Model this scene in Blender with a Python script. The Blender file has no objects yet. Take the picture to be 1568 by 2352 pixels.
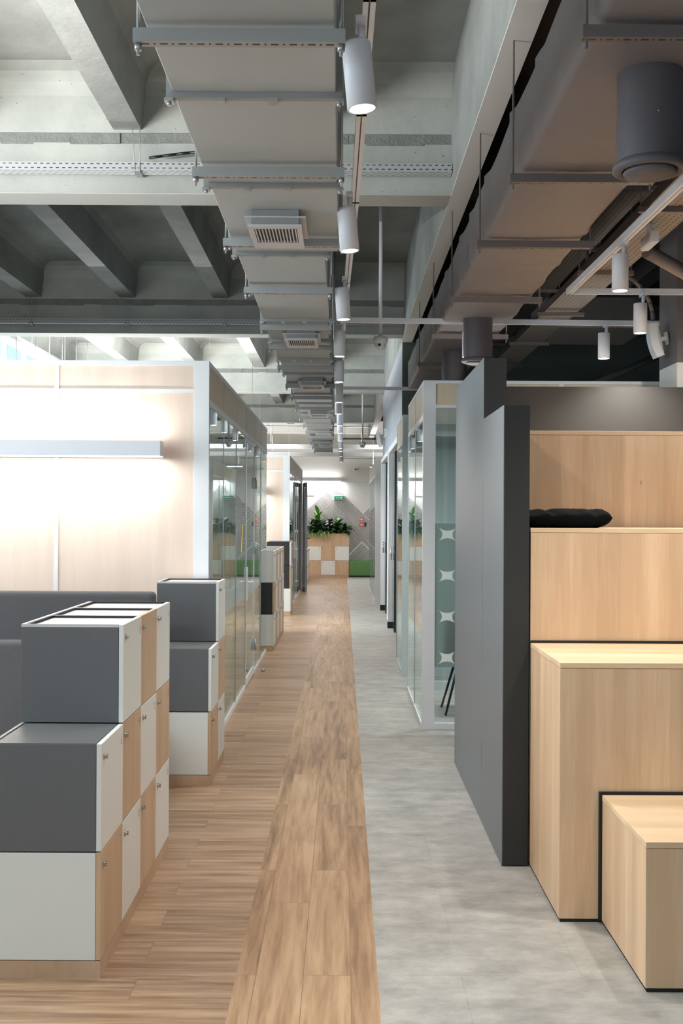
import bpy, bmesh, math, random
from mathutils import Vector, Matrix
random.seed(7)
S = bpy.context.scene
C = S.collection
PI = math.pi

# ------------------------------------------------------------------ camera, world, exposure
H = 1.705
cam = bpy.data.cameras.new('camera')
cam.sensor_fit = 'VERTICAL'; cam.sensor_height = 36.0
cam.lens = 2500.0 / 2352.0 * 36.0
cam.shift_x = -1.8 / 2352.0
cam.shift_y = 10.4 / 2352.0
cam.clip_start = 0.05; cam.clip_end = 200
co = bpy.data.objects.new('camera', cam); C.objects.link(co)
co.matrix_world = (Matrix.Translation((0, 0, H)) @ Matrix.Rotation(PI/2, 4, 'X') @ Matrix.Rotation(0.0052, 4, 'Z'))
S.camera = co
w = bpy.data.worlds.new('world'); S.world = w; w.use_nodes = True
w.node_tree.nodes['Background'].inputs[0].default_value = (0.62, 0.78, 1.0, 1)
w.node_tree.nodes['Background'].inputs[1].default_value = 1.6
S.view_settings.view_transform = 'Standard'
S.view_settings.look = 'None'
S.view_settings.gamma = 1.0
S.view_settings.use_curve_mapping = False
S.view_settings.exposure = 0.0

def area(loc, rot, sx, sy, power, col=(1, 1, 1), name='area_light', spread=None):
    l = bpy.data.lights.new(name, 'AREA'); l.shape = 'RECTANGLE'; l.size = sx; l.size_y = sy
    l.energy = power; l.color = col
    if spread: l.spread = spread
    o = bpy.data.objects.new(name, l); C.objects.link(o); o.location = loc; o.rotation_euler = rot
    return o
# daylight through the windows (left side windows, plus an added window behind the photographer)
DAY = (0.93, 0.97, 1.0)
area((-5.15, 16.2, 2.9), (0, -PI/2, 0), 2.4, 4.6, 380, DAY, 'daylight')
area((-5.15, 3.2, 2.9), (0, -PI/2, 0), 2.4, 6.0, 260, DAY, 'daylight')
area((-0.4, -3.75, 1.5), (PI/2, 0, 0), 6.4, 1.6, 60, (0.97, 0.98, 1.0), 'daylight')  # added unseen source giving soft frontal light
SPOT = 95.0

# ------------------------------------------------------------------ helpers
def lin(c):
    c = c/255.0
    return c/12.92 if c <= 0.04045 else ((c+0.055)/1.055)**2.4
def rgb(r, g, b): return (lin(r), lin(g), lin(b), 1)

class MB:
    def __init__(s): s.bm = bmesh.new()
    def box(s, x0, x1, y0, y1, z0, z1, bev=0.0):
        v = [s.bm.verts.new((x, y, z)) for z in (z0, z1) for y in (y0, y1) for x in (x0, x1)]
        fs = []
        for f in ((0, 2, 3, 1), (4, 5, 7, 6), (0, 1, 5, 4), (2, 6, 7, 3), (0, 4, 6, 2), (1, 3, 7, 5)):
            fs.append(s.bm.faces.new([v[i] for i in f]))
        if bev > 0:
            es = list({e for f in fs for e in f.edges})
            bmesh.ops.bevel(s.bm, geom=es, offset=bev, segments=2, affect='EDGES', profile=0.5)
        return s
    def prism(s, pts, axis, a, b):
        # pts: 2D outline, extruded along axis from a to b
        def P(p, t):
            if axis == 'x': return (t, p[0], p[1])
            if axis == 'y': return (p[0], t, p[1])
            return (p[0], p[1], t)
        A = [s.bm.verts.new(P(p, a)) for p in pts]; B = [s.bm.verts.new(P(p, b)) for p in pts]
        n = len(pts)
        s.bm.faces.new(A); s.bm.faces.new(B[::-1])
        for i in range(n):
            s.bm.faces.new([A[i], B[i], B[(i+1) % n], A[(i+1) % n]])
        return s
    def tube(s, p0, p1, r0, r1=None, n=16, caps=True):
        if r1 is None: r1 = r0
        p0 = Vector(p0); p1 = Vector(p1); d = (p1-p0).normalized()
        a = d.orthogonal().normalized(); b = d.cross(a)
        A = []; B = []
        for i in range(n):
            t = 2*PI*i/n; q = a*math.cos(t)+b*math.sin(t)
            A.append(s.bm.verts.new(p0+q*r0)); B.append(s.bm.verts.new(p1+q*r1))
        for i in range(n):
            f = s.bm.faces.new([A[i], A[(i+1) % n], B[(i+1) % n], B[i]]); f.smooth = True
        if caps:
            s.bm.faces.new(A[::-1]); s.bm.faces.new(B)
        return s
    def path(s, pts, r, n=8):
        for i in range(len(pts)-1): s.tube(pts[i], pts[i+1], r, n=n)
        return s
    def lathe(s, prof, c=(0, 0, 0), n=32):
        # prof: list of (r, z)
        rings = []
        for r, z in prof:
            if r < 1e-6: rings.append([s.bm.verts.new((c[0], c[1], c[2]+z))])
            else: rings.append([s.bm.verts.new((c[0]+r*math.cos(2*PI*i/n), c[1]+r*math.sin(2*PI*i/n), c[2]+z)) for i in range(n)])
        for A, B in zip(rings, rings[1:]):
            for i in range(n):
                j = (i+1) % n
                q = [A[i % len(A)], A[j % len(A)], B[j % len(B)], B[i % len(B)]]
                u = []
                for v in q:
                    if v not in u: u.append(v)
                if len(u) > 2:
                    f = s.bm.faces.new(u); f.smooth = True
        return s
    def poly(s, pts):
        s.bm.faces.new([s.bm.verts.new(p) for p in pts]); return s
    def build(s, name, mat, parent=None, smooth=False, fix=True):
        me = bpy.data.meshes.new(name)
        if fix: bmesh.ops.recalc_face_normals(s.bm, faces=s.bm.faces[:])
        s.bm.to_mesh(me); s.bm.free()
        if smooth:
            for p in me.polygons: p.use_smooth = True
        me.materials.append(mat)
        o = bpy.data.objects.new(name, me); C.objects.link(o)
        if parent: o.parent = parent
        return o

def tag(o, label=None, cat=None, group=None, kind=None):
    if label: o['label'] = label
    if cat: o['category'] = cat
    if group: o['group'] = group
    if kind: o['kind'] = kind
    return o
def thing(name, label, cat, loc=(0, 0, 0), rz=0, group=None, kind=None):
    o = bpy.data.objects.new(name, None); C.objects.link(o)
    o.empty_display_size = 0.1
    o.location = loc; o.rotation_euler = (0, 0, rz)
    return tag(o, label, cat, group, kind)
def box(name, mat, parent, *a, bev=0.0): return MB().box(*a, bev=bev).build(name, mat, parent)
def struct(name, mb, mat, parent=None):
    o = mb.build(name, mat, parent)
    if parent is None: o['kind'] = 'structure'
    return o

# ------------------------------------------------------------------ materials
def newmat(name):
    m = bpy.data.materials.new(name); m.use_nodes = True
    nt = m.node_tree; b = nt.nodes['Principled BSDF']
    return m, nt, b
def N(nt, t, **kw):
    n = nt.nodes.new(t)
    for k, v in kw.items(): setattr(n, k, v)
    return n
def plain(name, col, rough=0.5, metal=0.0, bump=0.0, bscale=80, var=0.0, vscale=3, spec=None):
    m, nt, b = newmat(name)
    b.inputs['Base Color'].default_value = col
    b.inputs['Roughness'].default_value = rough
    b.inputs['Metallic'].default_value = metal
    if spec is not None: b.inputs['Specular IOR Level'].default_value = spec
    g = N(nt, 'ShaderNodeNewGeometry')
    nz = N(nt, 'ShaderNodeTexNoise'); nz.inputs['Scale'].default_value = vscale; nz.inputs['Detail'].default_value = 4
    nt.links.new(g.outputs['Position'], nz.inputs['Vector'])
    v = max(var, 0.02)
    mr = N(nt, 'ShaderNodeMapRange'); mr.inputs[3].default_value = 1-v; mr.inputs[4].default_value = 1+v
    nt.links.new(nz.outputs['Fac'], mr.inputs[0])
    mx = N(nt, 'ShaderNodeVectorMath', operation='SCALE'); mx.inputs[0].default_value = col[:3]
    nt.links.new(mr.outputs[0], mx.inputs['Scale']); nt.links.new(mx.outputs[0], b.inputs['Base Color'])
    if bump > 0:
        n2 = N(nt, 'ShaderNodeTexNoise'); n2.inputs['Scale'].default_value = bscale; n2.inputs['Detail'].default_value = 3
        nt.links.new(g.outputs['Position'], n2.inputs['Vector'])
        bp = N(nt, 'ShaderNodeBump'); bp.inputs['Strength'].default_value = bump; bp.inputs['Distance'].default_value = 0.01
        nt.links.new(n2.outputs['Fac'], bp.inputs['Height']); nt.links.new(bp.outputs[0], b.inputs['Normal'])
    return m
def emit(name, col, strength):
    m, nt, b = newmat(name)
    b.inputs['Base Color'].default_value = (0.8, 0.8, 0.8, 1)
    b.inputs['Emission Color'].default_value = col; b.inputs['Emission Strength'].default_value = strength
    return m
def wood(name, c1, c2, scale=(9, 9, 0.7), rough=0.45, knots=True, plank=0.0, contrast=1.0):
    """fine birch-like veneer, grain along z unless the scale says otherwise"""
    m, nt, b = newmat(name)
    g = N(nt, 'ShaderNodeNewGeometry')
    mp = N(nt, 'ShaderNodeMapping'); mp.inputs['Scale'].default_value = scale
    nt.links.new(g.outputs['Position'], mp.inputs['Vector'])
    n1 = N(nt, 'ShaderNodeTexNoise'); n1.inputs['Scale'].default_value = 1.0; n1.inputs['Detail'].default_value = 6; n1.inputs['Roughness'].default_value = 0.55
    nt.links.new(mp.outputs[0], n1.inputs['Vector'])
    n2 = N(nt, 'ShaderNodeTexNoise'); n2.inputs['Scale'].default_value = 9.0; n2.inputs['Detail'].default_value = 3
    nt.links.new(mp.outputs[0], n2.inputs['Vector'])
    ad = N(nt, 'ShaderNodeMath', operation='MULTIPLY_ADD'); ad.inputs[1].default_value = 0.35
    nt.links.new(n2.outputs['Fac'], ad.inputs[0]); nt.links.new(n1.outputs['Fac'], ad.inputs[2])
    mr = N(nt, 'ShaderNodeMapRange'); mr.inputs[1].default_value = 0.48; mr.inputs[2].default_value = 0.48+0.40/contrast
    nt.links.new(ad.outputs[0], mr.inputs[0])
    mix = N(nt, 'ShaderNodeMix', data_type='RGBA'); mix.inputs[6].default_value = c1; mix.inputs[7].default_value = c2
    nt.links.new(mr.outputs[0], mix.inputs[0])
    out = mix.outputs[2]
    if plank:
        sp = N(nt, 'ShaderNodeSeparateXYZ'); nt.links.new(g.outputs['Position'], sp.inputs[0])
        q = N(nt, 'ShaderNodeMath', operation='ADD'); nt.links.new(sp.outputs[0] if scale[0] > 2 else sp.outputs[1], q.inputs[0])
        if scale[0] > 2: nt.links.new(sp.outputs[1], q.inputs[1])
        else: q.inputs[1].default_value = 0.0
        dv = N(nt, 'ShaderNodeMath', operation='DIVIDE'); dv.inputs[1].default_value = plank; nt.links.new(q.outputs[0], dv.inputs[0])
        fl_ = N(nt, 'ShaderNodeMath', operation='FLOOR'); nt.links.new(dv.outputs[0], fl_.inputs[0])
        wn = N(nt, 'ShaderNodeTexWhiteNoise', noise_dimensions='1D'); nt.links.new(fl_.outputs[0], wn.inputs['W'])
        hs = N(nt, 'ShaderNodeHueSaturation'); nt.links.new(out, hs.inputs['Color'])
        m2 = N(nt, 'ShaderNodeMapRange'); m2.inputs[3].default_value = 0.90; m2.inputs[4].default_value = 1.06; nt.links.new(wn.outputs['Value'], m2.inputs[0]); nt.links.new(m2.outputs[0], hs.inputs['Value'])
        out = hs.outputs[0]
    if knots:
        vo = N(nt, 'ShaderNodeTexVoronoi'); vo.inputs['Scale'].default_value = 2.4
        mp2 = N(nt, 'ShaderNodeMapping'); mp2.inputs['Scale'].default_value = (1.6, 1.6, 1.0)
        nt.links.new(g.outputs['Position'], mp2.inputs['Vector']); nt.links.new(mp2.outputs[0], vo.inputs['Vector'])
        k = N(nt, 'ShaderNodeMapRange'); k.inputs[1].default_value = 0.014; k.inputs[2].default_value = 0.042; k.inputs[3].default_value = 0.55; k.inputs[4].default_value = 0.0
        nt.links.new(vo.outputs['Distance'], k.inputs[0])
        mk = N(nt, 'ShaderNodeMix', data_type='RGBA'); mk.inputs[7].default_value = rgb(150, 100, 62)
        nt.links.new(k.outputs[0], mk.inputs[0]); nt.links.new(out, mk.inputs[6]); out = mk.outputs[2]
    nt.links.new(out, b.inputs['Base Color'])
    b.inputs['Roughness'].default_value = rough
    return m
def planks(name, rot, cols, off=(0, 0, 0)):
    """wood floor: brick layout for the boards, stretched noise for the grain"""
    m, nt, b = newmat(name)
    g = N(nt, 'ShaderNodeNewGeometry')
    mp = N(nt, 'ShaderNodeMapping'); mp.inputs['Rotation'].default_value = (0, 0, rot); mp.inputs['Location'].default_value = off
    nt.links.new(g.outputs['Position'], mp.inputs['Vector'])
    br = N(nt, 'ShaderNodeTexBrick'); br.offset = 0.37; br.inputs['Scale'].default_value = 1.0
    br.inputs['Brick Width'].default_value = 1.2; br.inputs['Row Height'].default_value = 0.1755
    br.inputs['Mortar Size'].default_value = 0.0012; br.inputs['Mortar Smooth'].default_value = 0.3
    br.inputs['Color1'].default_value = (0, 0, 0, 1); br.inputs['Color2'].default_value = (1, 1, 1, 1); br.inputs['Mortar'].default_value = (0.5, 0.5, 0.5, 1)
    nt.links.new(mp.outputs[0], br.inputs['Vector'])
    # offset the grain per board
    sep = N(nt, 'ShaderNodeVectorMath', operation='MULTIPLY'); sep.inputs[1].default_value = (7.0, 3.0, 11.0)
    nt.links.new(br.outputs['Color'], sep.inputs[0])
    ad = N(nt, 'ShaderNodeVectorMath', operation='ADD'); nt.links.new(mp.outputs[0], ad.inputs[0]); nt.links.new(sep.outputs[0], ad.inputs[1])
    sc = N(nt, 'ShaderNodeVectorMath', operation='MULTIPLY'); sc.inputs[1].default_value = (1.0, 15.0, 1.0)
    nt.links.new(ad.outputs[0], sc.inputs[0])
    n1 = N(nt, 'ShaderNodeTexNoise'); n1.inputs['Scale'].default_value = 1.7; n1.inputs['Detail'].default_value = 8; n1.inputs['Roughness'].default_value = 0.62; n1.inputs['Distortion'].default_value = 0.35
    nt.links.new(sc.outputs[0], n1.inputs['Vector'])
    t = N(nt, 'ShaderNodeMath', operation='MULTIPLY_ADD'); t.inputs[1].default_value = 0.16
    sx = N(nt, 'ShaderNodeSeparateColor'); nt.links.new(br.outputs['Color'], sx.inputs[0])
    nt.links.new(sx.outputs[0], t.inputs[0]); nt.links.new(n1.outputs['Fac'], t.inputs[2])
    cr = N(nt, 'ShaderNodeValToRGB'); e = cr.color_ramp.elements
    e[0].position = 0.36; e[0].color = cols[0]; e[1].position = 0.76; e[1].color = cols[2]
    x = cr.color_ramp.elements.new(0.55); x.color = cols[1]
    nt.links.new(t.outputs[0], cr.inputs[0])
    mk = N(nt, 'ShaderNodeMix', data_type='RGBA', blend_type='MULTIPLY'); mk.inputs[7].default_value = (0.5, 0.45, 0.4, 1)
    nt.links.new(br.outputs['Fac'], mk.inputs[0]); nt.links.new(cr.outputs[0], mk.inputs[6])
    nt.links.new(mk.outputs[2], b.inputs['Base Color'])
    b.inputs['Roughness'].default_value = 0.36
    b.inputs['Specular IOR Level'].default_value = 0.45
    return m
def concrete_floor():
    m, nt, b = newmat('stone_tile')
    g = N(nt, 'ShaderNodeNewGeometry')
    mp = N(nt, 'ShaderNodeMapping'); mp.inputs['Scale'].default_value = (1.0, 1.7, 1)
    nt.links.new(g.outputs['Position'], mp.inputs['Vector'])
    n1 = N(nt, 'ShaderNodeTexNoise'); n1.inputs['Scale'].default_value = 4.0; n1.inputs['Detail'].default_value = 12; n1.inputs['Roughness'].default_value = 0.74
    nt.links.new(mp.outputs[0], n1.inputs['Vector'])
    cr = N(nt, 'ShaderNodeValToRGB'); e = cr.color_ramp.elements
    e[0].position = 0.34; e[0].color = rgb(142, 140, 136); e[1].position = 0.70; e[1].color = rgb(192, 189, 183)
    nt.links.new(n1.outputs['Fac'], cr.inputs[0])
    br = N(nt, 'ShaderNodeTexBrick'); br.inputs['Scale'].default_value = 1; br.inputs['Brick Width'].default_value = 0.9
    br.inputs['Row Height'].default_value = 0.45; br.inputs['Mortar Size'].default_value = 0.0012; br.offset = 0.5
    br.inputs['Color1'].default_value = (0.9, 0.9, 0.9, 1); br.inputs['Color2'].default_value = (1, 1, 1, 1); br.inputs['Mortar'].default_value = (0.72, 0.72, 0.72, 1)
    nt.links.new(g.outputs['Position'], br.inputs['Vector'])
    mk = N(nt, 'ShaderNodeMix', data_type='RGBA', blend_type='MULTIPLY'); mk.inputs[0].default_value = 1
    nt.links.new(cr.outputs[0], mk.inputs[6]); nt.links.new(br.outputs['Color'], mk.inputs[7])
    nt.links.new(mk.outputs[2], b.inputs['Base Color'])
    b.inputs['Roughness'].default_value = 0.42
    return m
def rough_concrete(name, c1, c2, pits=True):
    m, nt, b = newmat(name)
    g = N(nt, 'ShaderNodeNewGeometry')
    n1 = N(nt, 'ShaderNodeTexNoise'); n1.inputs['Scale'].default_value = 1.6; n1.inputs['Detail'].default_value = 7; n1.inputs['Roughness'].default_value = 0.6
    nt.links.new(g.outputs['Position'], n1.inputs['Vector'])
    cr = N(nt, 'ShaderNodeValToRGB'); e = cr.color_ramp.elements
    e[0].position = 0.3; e[0].color = c1; e[1].position = 0.72; e[1].color = c2
    nt.links.new(n1.outputs['Fac'], cr.inputs[0])
    out = cr.outputs[0]
    if pits:
        vo = N(nt, 'ShaderNodeTexVoronoi'); vo.inputs['Scale'].default_value = 26
        nt.links.new(g.outputs['Position'], vo.inputs['Vector'])
        n3 = N(nt, 'ShaderNodeTexNoise'); n3.inputs['Scale'].default_value = 9; nt.links.new(g.outputs['Position'], n3.inputs['Vector'])
        th = N(nt, 'ShaderNodeMapRange'); th.inputs[1].default_value = 0.5; th.inputs[2].default_value = 0.75; th.inputs[3].default_value = 0.0; th.inputs[4].default_value = 0.2
        nt.links.new(n3.outputs['Fac'], th.inputs[0])
        lt = N(nt, 'ShaderNodeMath', operation='LESS_THAN'); nt.links.new(vo.outputs['Distance'], lt.inputs[0]); nt.links.new(th.outputs[0], lt.inputs[1])
        mk = N(nt, 'ShaderNodeMix', data_type='RGBA', blend_type='MULTIPLY'); mk.inputs[7].default_value = (0.35, 0.35, 0.35, 1)
        nt.links.new(lt.outputs[0], mk.inputs[0]); nt.links.new(out, mk.inputs[6]); out = mk.outputs[2]
    nt.links.new(out, b.inputs['Base Color'])
    b.inputs['Roughness'].default_value = 0.75
    n2 = N(nt, 'ShaderNodeTexNoise'); n2.inputs['Scale'].default_value = 14; n2.inputs['Detail'].default_value = 6
    nt.links.new(g.outputs['Position'], n2.inputs['Vector'])
    bp = N(nt, 'ShaderNodeBump'); bp.inputs['Strength'].default_value = 0.35; bp.inputs['Distance'].default_value = 0.012
    nt.links.new(n2.outputs['Fac'], bp.inputs['Height']); nt.links.new(bp.outputs[0], b.inputs['Normal'])
    return m
def glass(name, tint, refl=1.0, rough=0.0, wave=0.0):
    m, nt, b = newmat(name); nt.nodes.remove(b)
    out = [n for n in nt.nodes if n.type == 'OUTPUT_MATERIAL'][0]
    lw = N(nt, 'ShaderNodeLayerWeight'); lw.inputs['Blend'].default_value = 0.5
    pw = N(nt, 'ShaderNodeMath', operation='POWER'); pw.inputs[1].default_value = 5.0
    nt.links.new(lw.outputs['Facing'], pw.inputs[0])
    ma = N(nt, 'ShaderNodeMath', operation='MULTIPLY_ADD'); ma.inputs[1].default_value = 0.95*refl; ma.inputs[2].default_value = 0.04
    nt.links.new(pw.outputs[0], ma.inputs[0])
    tr = N(nt, 'ShaderNodeBsdfTransparent'); tr.inputs[0].default_value = tint
    gl = N(nt, 'ShaderNodeBsdfGlossy'); gl.inputs['Roughness'].default_value = rough; gl.inputs[0].default_value = (0.90, 0.97, 0.96, 1)
    if wave > 0:
        g = N(nt, 'ShaderNodeNewGeometry'); nz = N(nt, 'ShaderNodeTexNoise'); nz.inputs['Scale'].default_value = 1.3; nz.inputs['Detail'].default_value = 1
        nt.links.new(g.outputs['Position'], nz.inputs['Vector'])
        bp = N(nt, 'ShaderNodeBump'); bp.inputs['Strength'].default_value = wave; bp.inputs['Distance'].default_value = 0.01
        nt.links.new(nz.outputs['Fac'], bp.inputs['Height']); nt.links.new(bp.outputs[0], gl.inputs['Normal'])
    mx = N(nt, 'ShaderNodeMixShader')
    nt.links.new(ma.outputs[0], mx.inputs[0]); nt.links.new(tr.outputs[0], mx.inputs[1]); nt.links.new(gl.outputs[0], mx.inputs[2])
    nt.links.new(mx.outputs[0], out.inputs[0])
    return m
def perforated(name, col, axis, px=0.05, py=0.025, other='z', metal=0.0, rough=0.5, fill=0.6, hgt=0.36):
    """sheet metal with rows of slots cut out (transparent)"""
    m, nt, b = newmat(name)
    b.inputs['Base Color'].default_value = col; b.inputs['Roughness'].default_value = rough; b.inputs['Metallic'].default_value = metal
    out = [n for n in nt.nodes if n.type == 'OUTPUT_MATERIAL'][0]
    g = N(nt, 'ShaderNodeNewGeometry'); sp = N(nt, 'ShaderNodeSeparateXYZ'); nt.links.new(g.outputs['Position'], sp.inputs[0])
    idx = {'x': 0, 'y': 1, 'z': 2}
    v = N(nt, 'ShaderNodeMath', operation='DIVIDE'); v.inputs[1].default_value = py; nt.links.new(sp.outputs[idx[other]], v.inputs[0])
    fv = N(nt, 'ShaderNodeMath', operation='FRACT'); nt.links.new(v.outputs[0], fv.inputs[0])
    fl = N(nt, 'ShaderNodeMath', operation='FLOOR'); nt.links.new(v.outputs[0], fl.inputs[0])
    hf = N(nt, 'ShaderNodeMath', operation='MULTIPLY'); hf.inputs[1].default_value = 0.5; nt.links.new(fl.outputs[0], hf.inputs[0])
    u = N(nt, 'ShaderNodeMath', operation='DIVIDE'); u.inputs[1].default_value = px; nt.links.new(sp.outputs[idx[axis]], u.inputs[0])
    ua = N(nt, 'ShaderNodeMath', operation='ADD'); nt.links.new(u.outputs[0], ua.inputs[0]); nt.links.new(hf.outputs[0], ua.inputs[1])
    fu = N(nt, 'ShaderNodeMath', operation='FRACT'); nt.links.new(ua.outputs[0], fu.inputs[0])
    a = N(nt, 'ShaderNodeMath', operation='LESS_THAN'); a.inputs[1].default_value = fill; nt.links.new(fu.outputs[0], a.inputs[0])
    c = N(nt, 'ShaderNodeMath', operation='LESS_THAN'); c.inputs[1].default_value = hgt; nt.links.new(fv.outputs[0], c.inputs[0])
    mu = N(nt, 'ShaderNodeMath', operation='MULTIPLY'); nt.links.new(a.outputs[0], mu.inputs[0]); nt.links.new(c.outputs[0], mu.inputs[1])
    dk = N(nt, 'ShaderNodeMix', data_type='RGBA'); dk.inputs[6].default_value = col; dk.inputs[7].default_value = (col[0]*0.08, col[1]*0.08, col[2]*0.08, 1)
    nt.links.new(mu.outputs[0], dk.inputs[0]); nt.links.new(dk.outputs[2], b.inputs['Base Color'])
    return m
def slotted(name, col):
    m, nt, b = newmat(name); b.inputs['Roughness'].default_value = 0.5
    tc = N(nt, 'ShaderNodeTexCoord'); sp = N(nt, 'ShaderNodeSeparateXYZ'); nt.links.new(tc.outputs['Object'], sp.inputs[0])
    def M(op, a, b_=None):
        n = N(nt, 'ShaderNodeMath', operation=op)
        for i, q in enumerate((a, b_)):
            if q is None: continue
            if isinstance(q, (int, float)): n.inputs[i].default_value = q
            else: nt.links.new(q, n.inputs[i])
        return n.outputs[0]
    fx = M('FRACT', M('DIVIDE', sp.outputs[0], 0.056))
    long_ = M('LESS_THAN', fx, 0.42); dot = M('COMPARE', fx, 0.71); 
    nt.nodes[-1].inputs[2].default_value = 0.06
    sel = M('MAXIMUM', long_, dot)
    yy = M('LESS_THAN', M('ABSOLUTE', sp.outputs[1]), 0.0055)
    tn = N(nt, 'ShaderNodeSeparateXYZ'); nt.links.new(tc.outputs['Normal'], tn.inputs[0])
    dn = M('GREATER_THAN', M('ABSOLUTE', tn.outputs[2]), 0.5)
    k = M('MULTIPLY', M('MULTIPLY', sel, yy), dn)
    dk = N(nt, 'ShaderNodeMix', data_type='RGBA'); dk.inputs[6].default_value = col; dk.inputs[7].default_value = (0.01, 0.01, 0.01, 1)
    nt.links.new(k, dk.inputs[0]); nt.links.new(dk.outputs[2], b.inputs['Base Color'])
    return m
def mural():
    """printed wall paper: diagonal stripes in overlapping peaks"""
    m, nt, b = newmat('mural_print')
    g = N(nt, 'ShaderNodeNewGeometry'); sp = N(nt, 'ShaderNodeSeparateXYZ'); nt.links.new(g.outputs['Position'], sp.inputs[0])
    X, Z = sp.outputs[0], sp.outputs[2]
    def M(op, a, b_=None, c=None):
        n = N(nt, 'ShaderNodeMath', operation=op)
        for i, q in enumerate((a, b_, c)):
            if q is None: continue
            if isinstance(q, (int, float)): n.inputs[i].default_value = q
            else: nt.links.new(q, n.inputs[i])
        return n.outputs[0]
    s = M('ADD', X, Z); d = M('SUBTRACT', Z, X)
    def stripe(q, p, duty): return M('LESS_THAN', M('FRACT', M('DIVIDE', q, p)), duty)
    A = stripe(s, 0.036, 0.54)              # falling to the right
    B = stripe(d, 0.044, 0.50)              # rising to the right
    F = stripe(s, 0.036, 0.30)
    c1 = 2.357; c2 = 2.877
    inA = M('MULTIPLY', M('LESS_THAN', s, c1), M('LESS_THAN', d, c2))
    inR = M('MULTIPLY', M('GREATER_THAN', s, c1+0.02), M('LESS_THAN', d, 1.17))
    inS = M('MULTIPLY', M('LESS_THAN', s, 1.53), M('LESS_THAN', d, 0.40))
    inS2 = M('MULTIPLY', M('LESS_THAN', s, 1.56), M('LESS_THAN', d, 0.43))
    val = M('MULTIPLY', F, M('SUBTRACT', 1.0, inA))
    val = M('MULTIPLY', val, 0.55)
    val = M('ADD', val, M('MULTIPLY', A, inA))
    val = M('ADD', M('MULTIPLY', val, M('SUBTRACT', 1.0, inR)), M('MULTIPLY', B, inR))
    val = M('MULTIPLY', val, M('SUBTRACT', 1.0, inS2))
    val = M('ADD', val, M('MULTIPLY', B, inS))
    val = M('MULTIPLY', val, M('LESS_THAN', Z, 2.72))
    mx = N(nt, 'ShaderNodeMix', data_type='RGBA'); mx.inputs[6].default_value = rgb(232, 232, 232); mx.inputs[7].default_value = rgb(38, 40, 42)
    nt.links.new(val, mx.inputs[0]); nt.links.new(mx.outputs[2], b.inputs['Base Color'])
    b.inputs['Roughness'].default_value = 0.7
    return m

def frosted():
    m, nt, b = newmat('frosted_film')
    b.inputs['Base Color'].default_value = rgb(186, 200, 195); b.inputs['Roughness'].default_value = 0.5
    b.inputs['Transmission Weight'].default_value = 0.75; b.inputs['IOR'].default_value = 1.05; b.inputs['Roughness'].default_value = 0.45
    return m
M_ = {}
M_['white'] = plain('white_laminate', rgb(222, 222, 218), 0.42, bump=0.04, bscale=400)
M_['white_edge'] = plain('white_edge', rgb(228, 228, 228), 0.4)
M_['grey'] = plain('grey_laminate', rgb(98, 99, 101), 0.42, bump=0.05, bscale=300)
M_['black'] = plain('black_laminate', rgb(40, 40, 41), 0.45)
M_['lidgrey'] = plain('pale_lid', rgb(205, 202, 203), 0.3)
M_['gasket'] = plain('black_gasket', rgb(38, 39, 41), 0.6)
M_['birch'] = wood('birch_veneer', rgb(206, 176, 144), rgb(188, 156, 124), (14, 14, 0.9), knots=False)
M_['birch_h'] = wood('birch_veneer_plinth', rgb(198, 168, 140), rgb(180, 148, 120), (4, 4, 2.0), knots=False)
M_['tier'] = wood('maple_tier', rgb(220, 190, 156), rgb(204, 170, 136), (9, 9, 0.55), knots=True, plank=0.117, contrast=1.5)
M_['tier_edge'] = wood('maple_edge', rgb(214, 178, 140), rgb(196, 160, 122), (3, 3, 30), knots=False)
M_['peach'] = wood('peach_veneer', rgb(232, 212, 197), rgb(224, 201, 184), (10, 10, 0.6), knots=False)
M_['beige'] = wood('beige_veneer', rgb(216, 200, 176), rgb(204, 186, 160), (10, 10, 1.0), knots=False)
M_['frame'] = plain('white_powder_coat', rgb(228, 229, 232), 0.45)
M_['frame_grey'] = plain('pale_blue_powder_coat', rgb(196, 208, 212), 0.4)
M_['alu'] = plain('aluminium', rgb(186, 188, 190), 0.35, 0.7)
M_['glass'] = glass('booth_glass', (0.95, 0.985, 0.98, 1), 1.0, 0.0, 0.02)
M_['glass_w'] = glass('wavy_booth_glass', (0.93, 0.985, 0.975, 1), 1.0, 0.0, 0.05)
M_['winglass'] = glass('window_glass', (0.9, 0.96, 0.97, 1), 0.9)
M_['doorglass'] = plain('dark_glass', rgb(52, 62, 68), 0.08)
M_['sofa'] = plain('grey_felt', rgb(100, 98, 100), 0.95, bump=0.6, bscale=500, var=0.18, vscale=260)
M_['panel'] = plain('graphite_panel_lit', rgb(112, 117, 121), 0.42, var=0.03)  # lighter graphite copy for the partition side, corridor reflection put into its colour
M_['panel_d'] = plain('graphite_panel_matt', rgb(40, 40, 39), 0.6)
M_['blackgap'] = plain('black_plinth', rgb(16, 16, 16), 0.7)
M_['wood_x'] = planks('oak_boards_across', 0.0, (rgb(120, 93, 72), rgb(155, 125, 99), rgb(182, 154, 125)), (0.3, 0.03, 0))
M_['wood_y'] = planks('oak_boards_along', PI/2, (rgb(120, 92, 68), rgb(160, 127, 96), rgb(184, 153, 120)), (0.0, 0.1355, 0))
M_['stone'] = concrete_floor()
M_['ceil'] = rough_concrete('painted_concrete', rgb(142, 145, 140), rgb(168, 170, 164))
M_['ceil_slab'] = rough_concrete('painted_slab', rgb(118, 121, 118), rgb(150, 152, 148), pits=False)
M_['ceil_soffit'] = plain('lit_tone_soffit', rgb(178, 180, 174), 0.7, bump=0.1, bscale=30, var=0.05)  # undersides toned lighter than the beams to stand in for lamplight from below
M_['mortar'] = plain('rough_joint', rgb(116, 118, 114), 0.9, bump=0.9, bscale=45, var=0.3, vscale=9)
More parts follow.
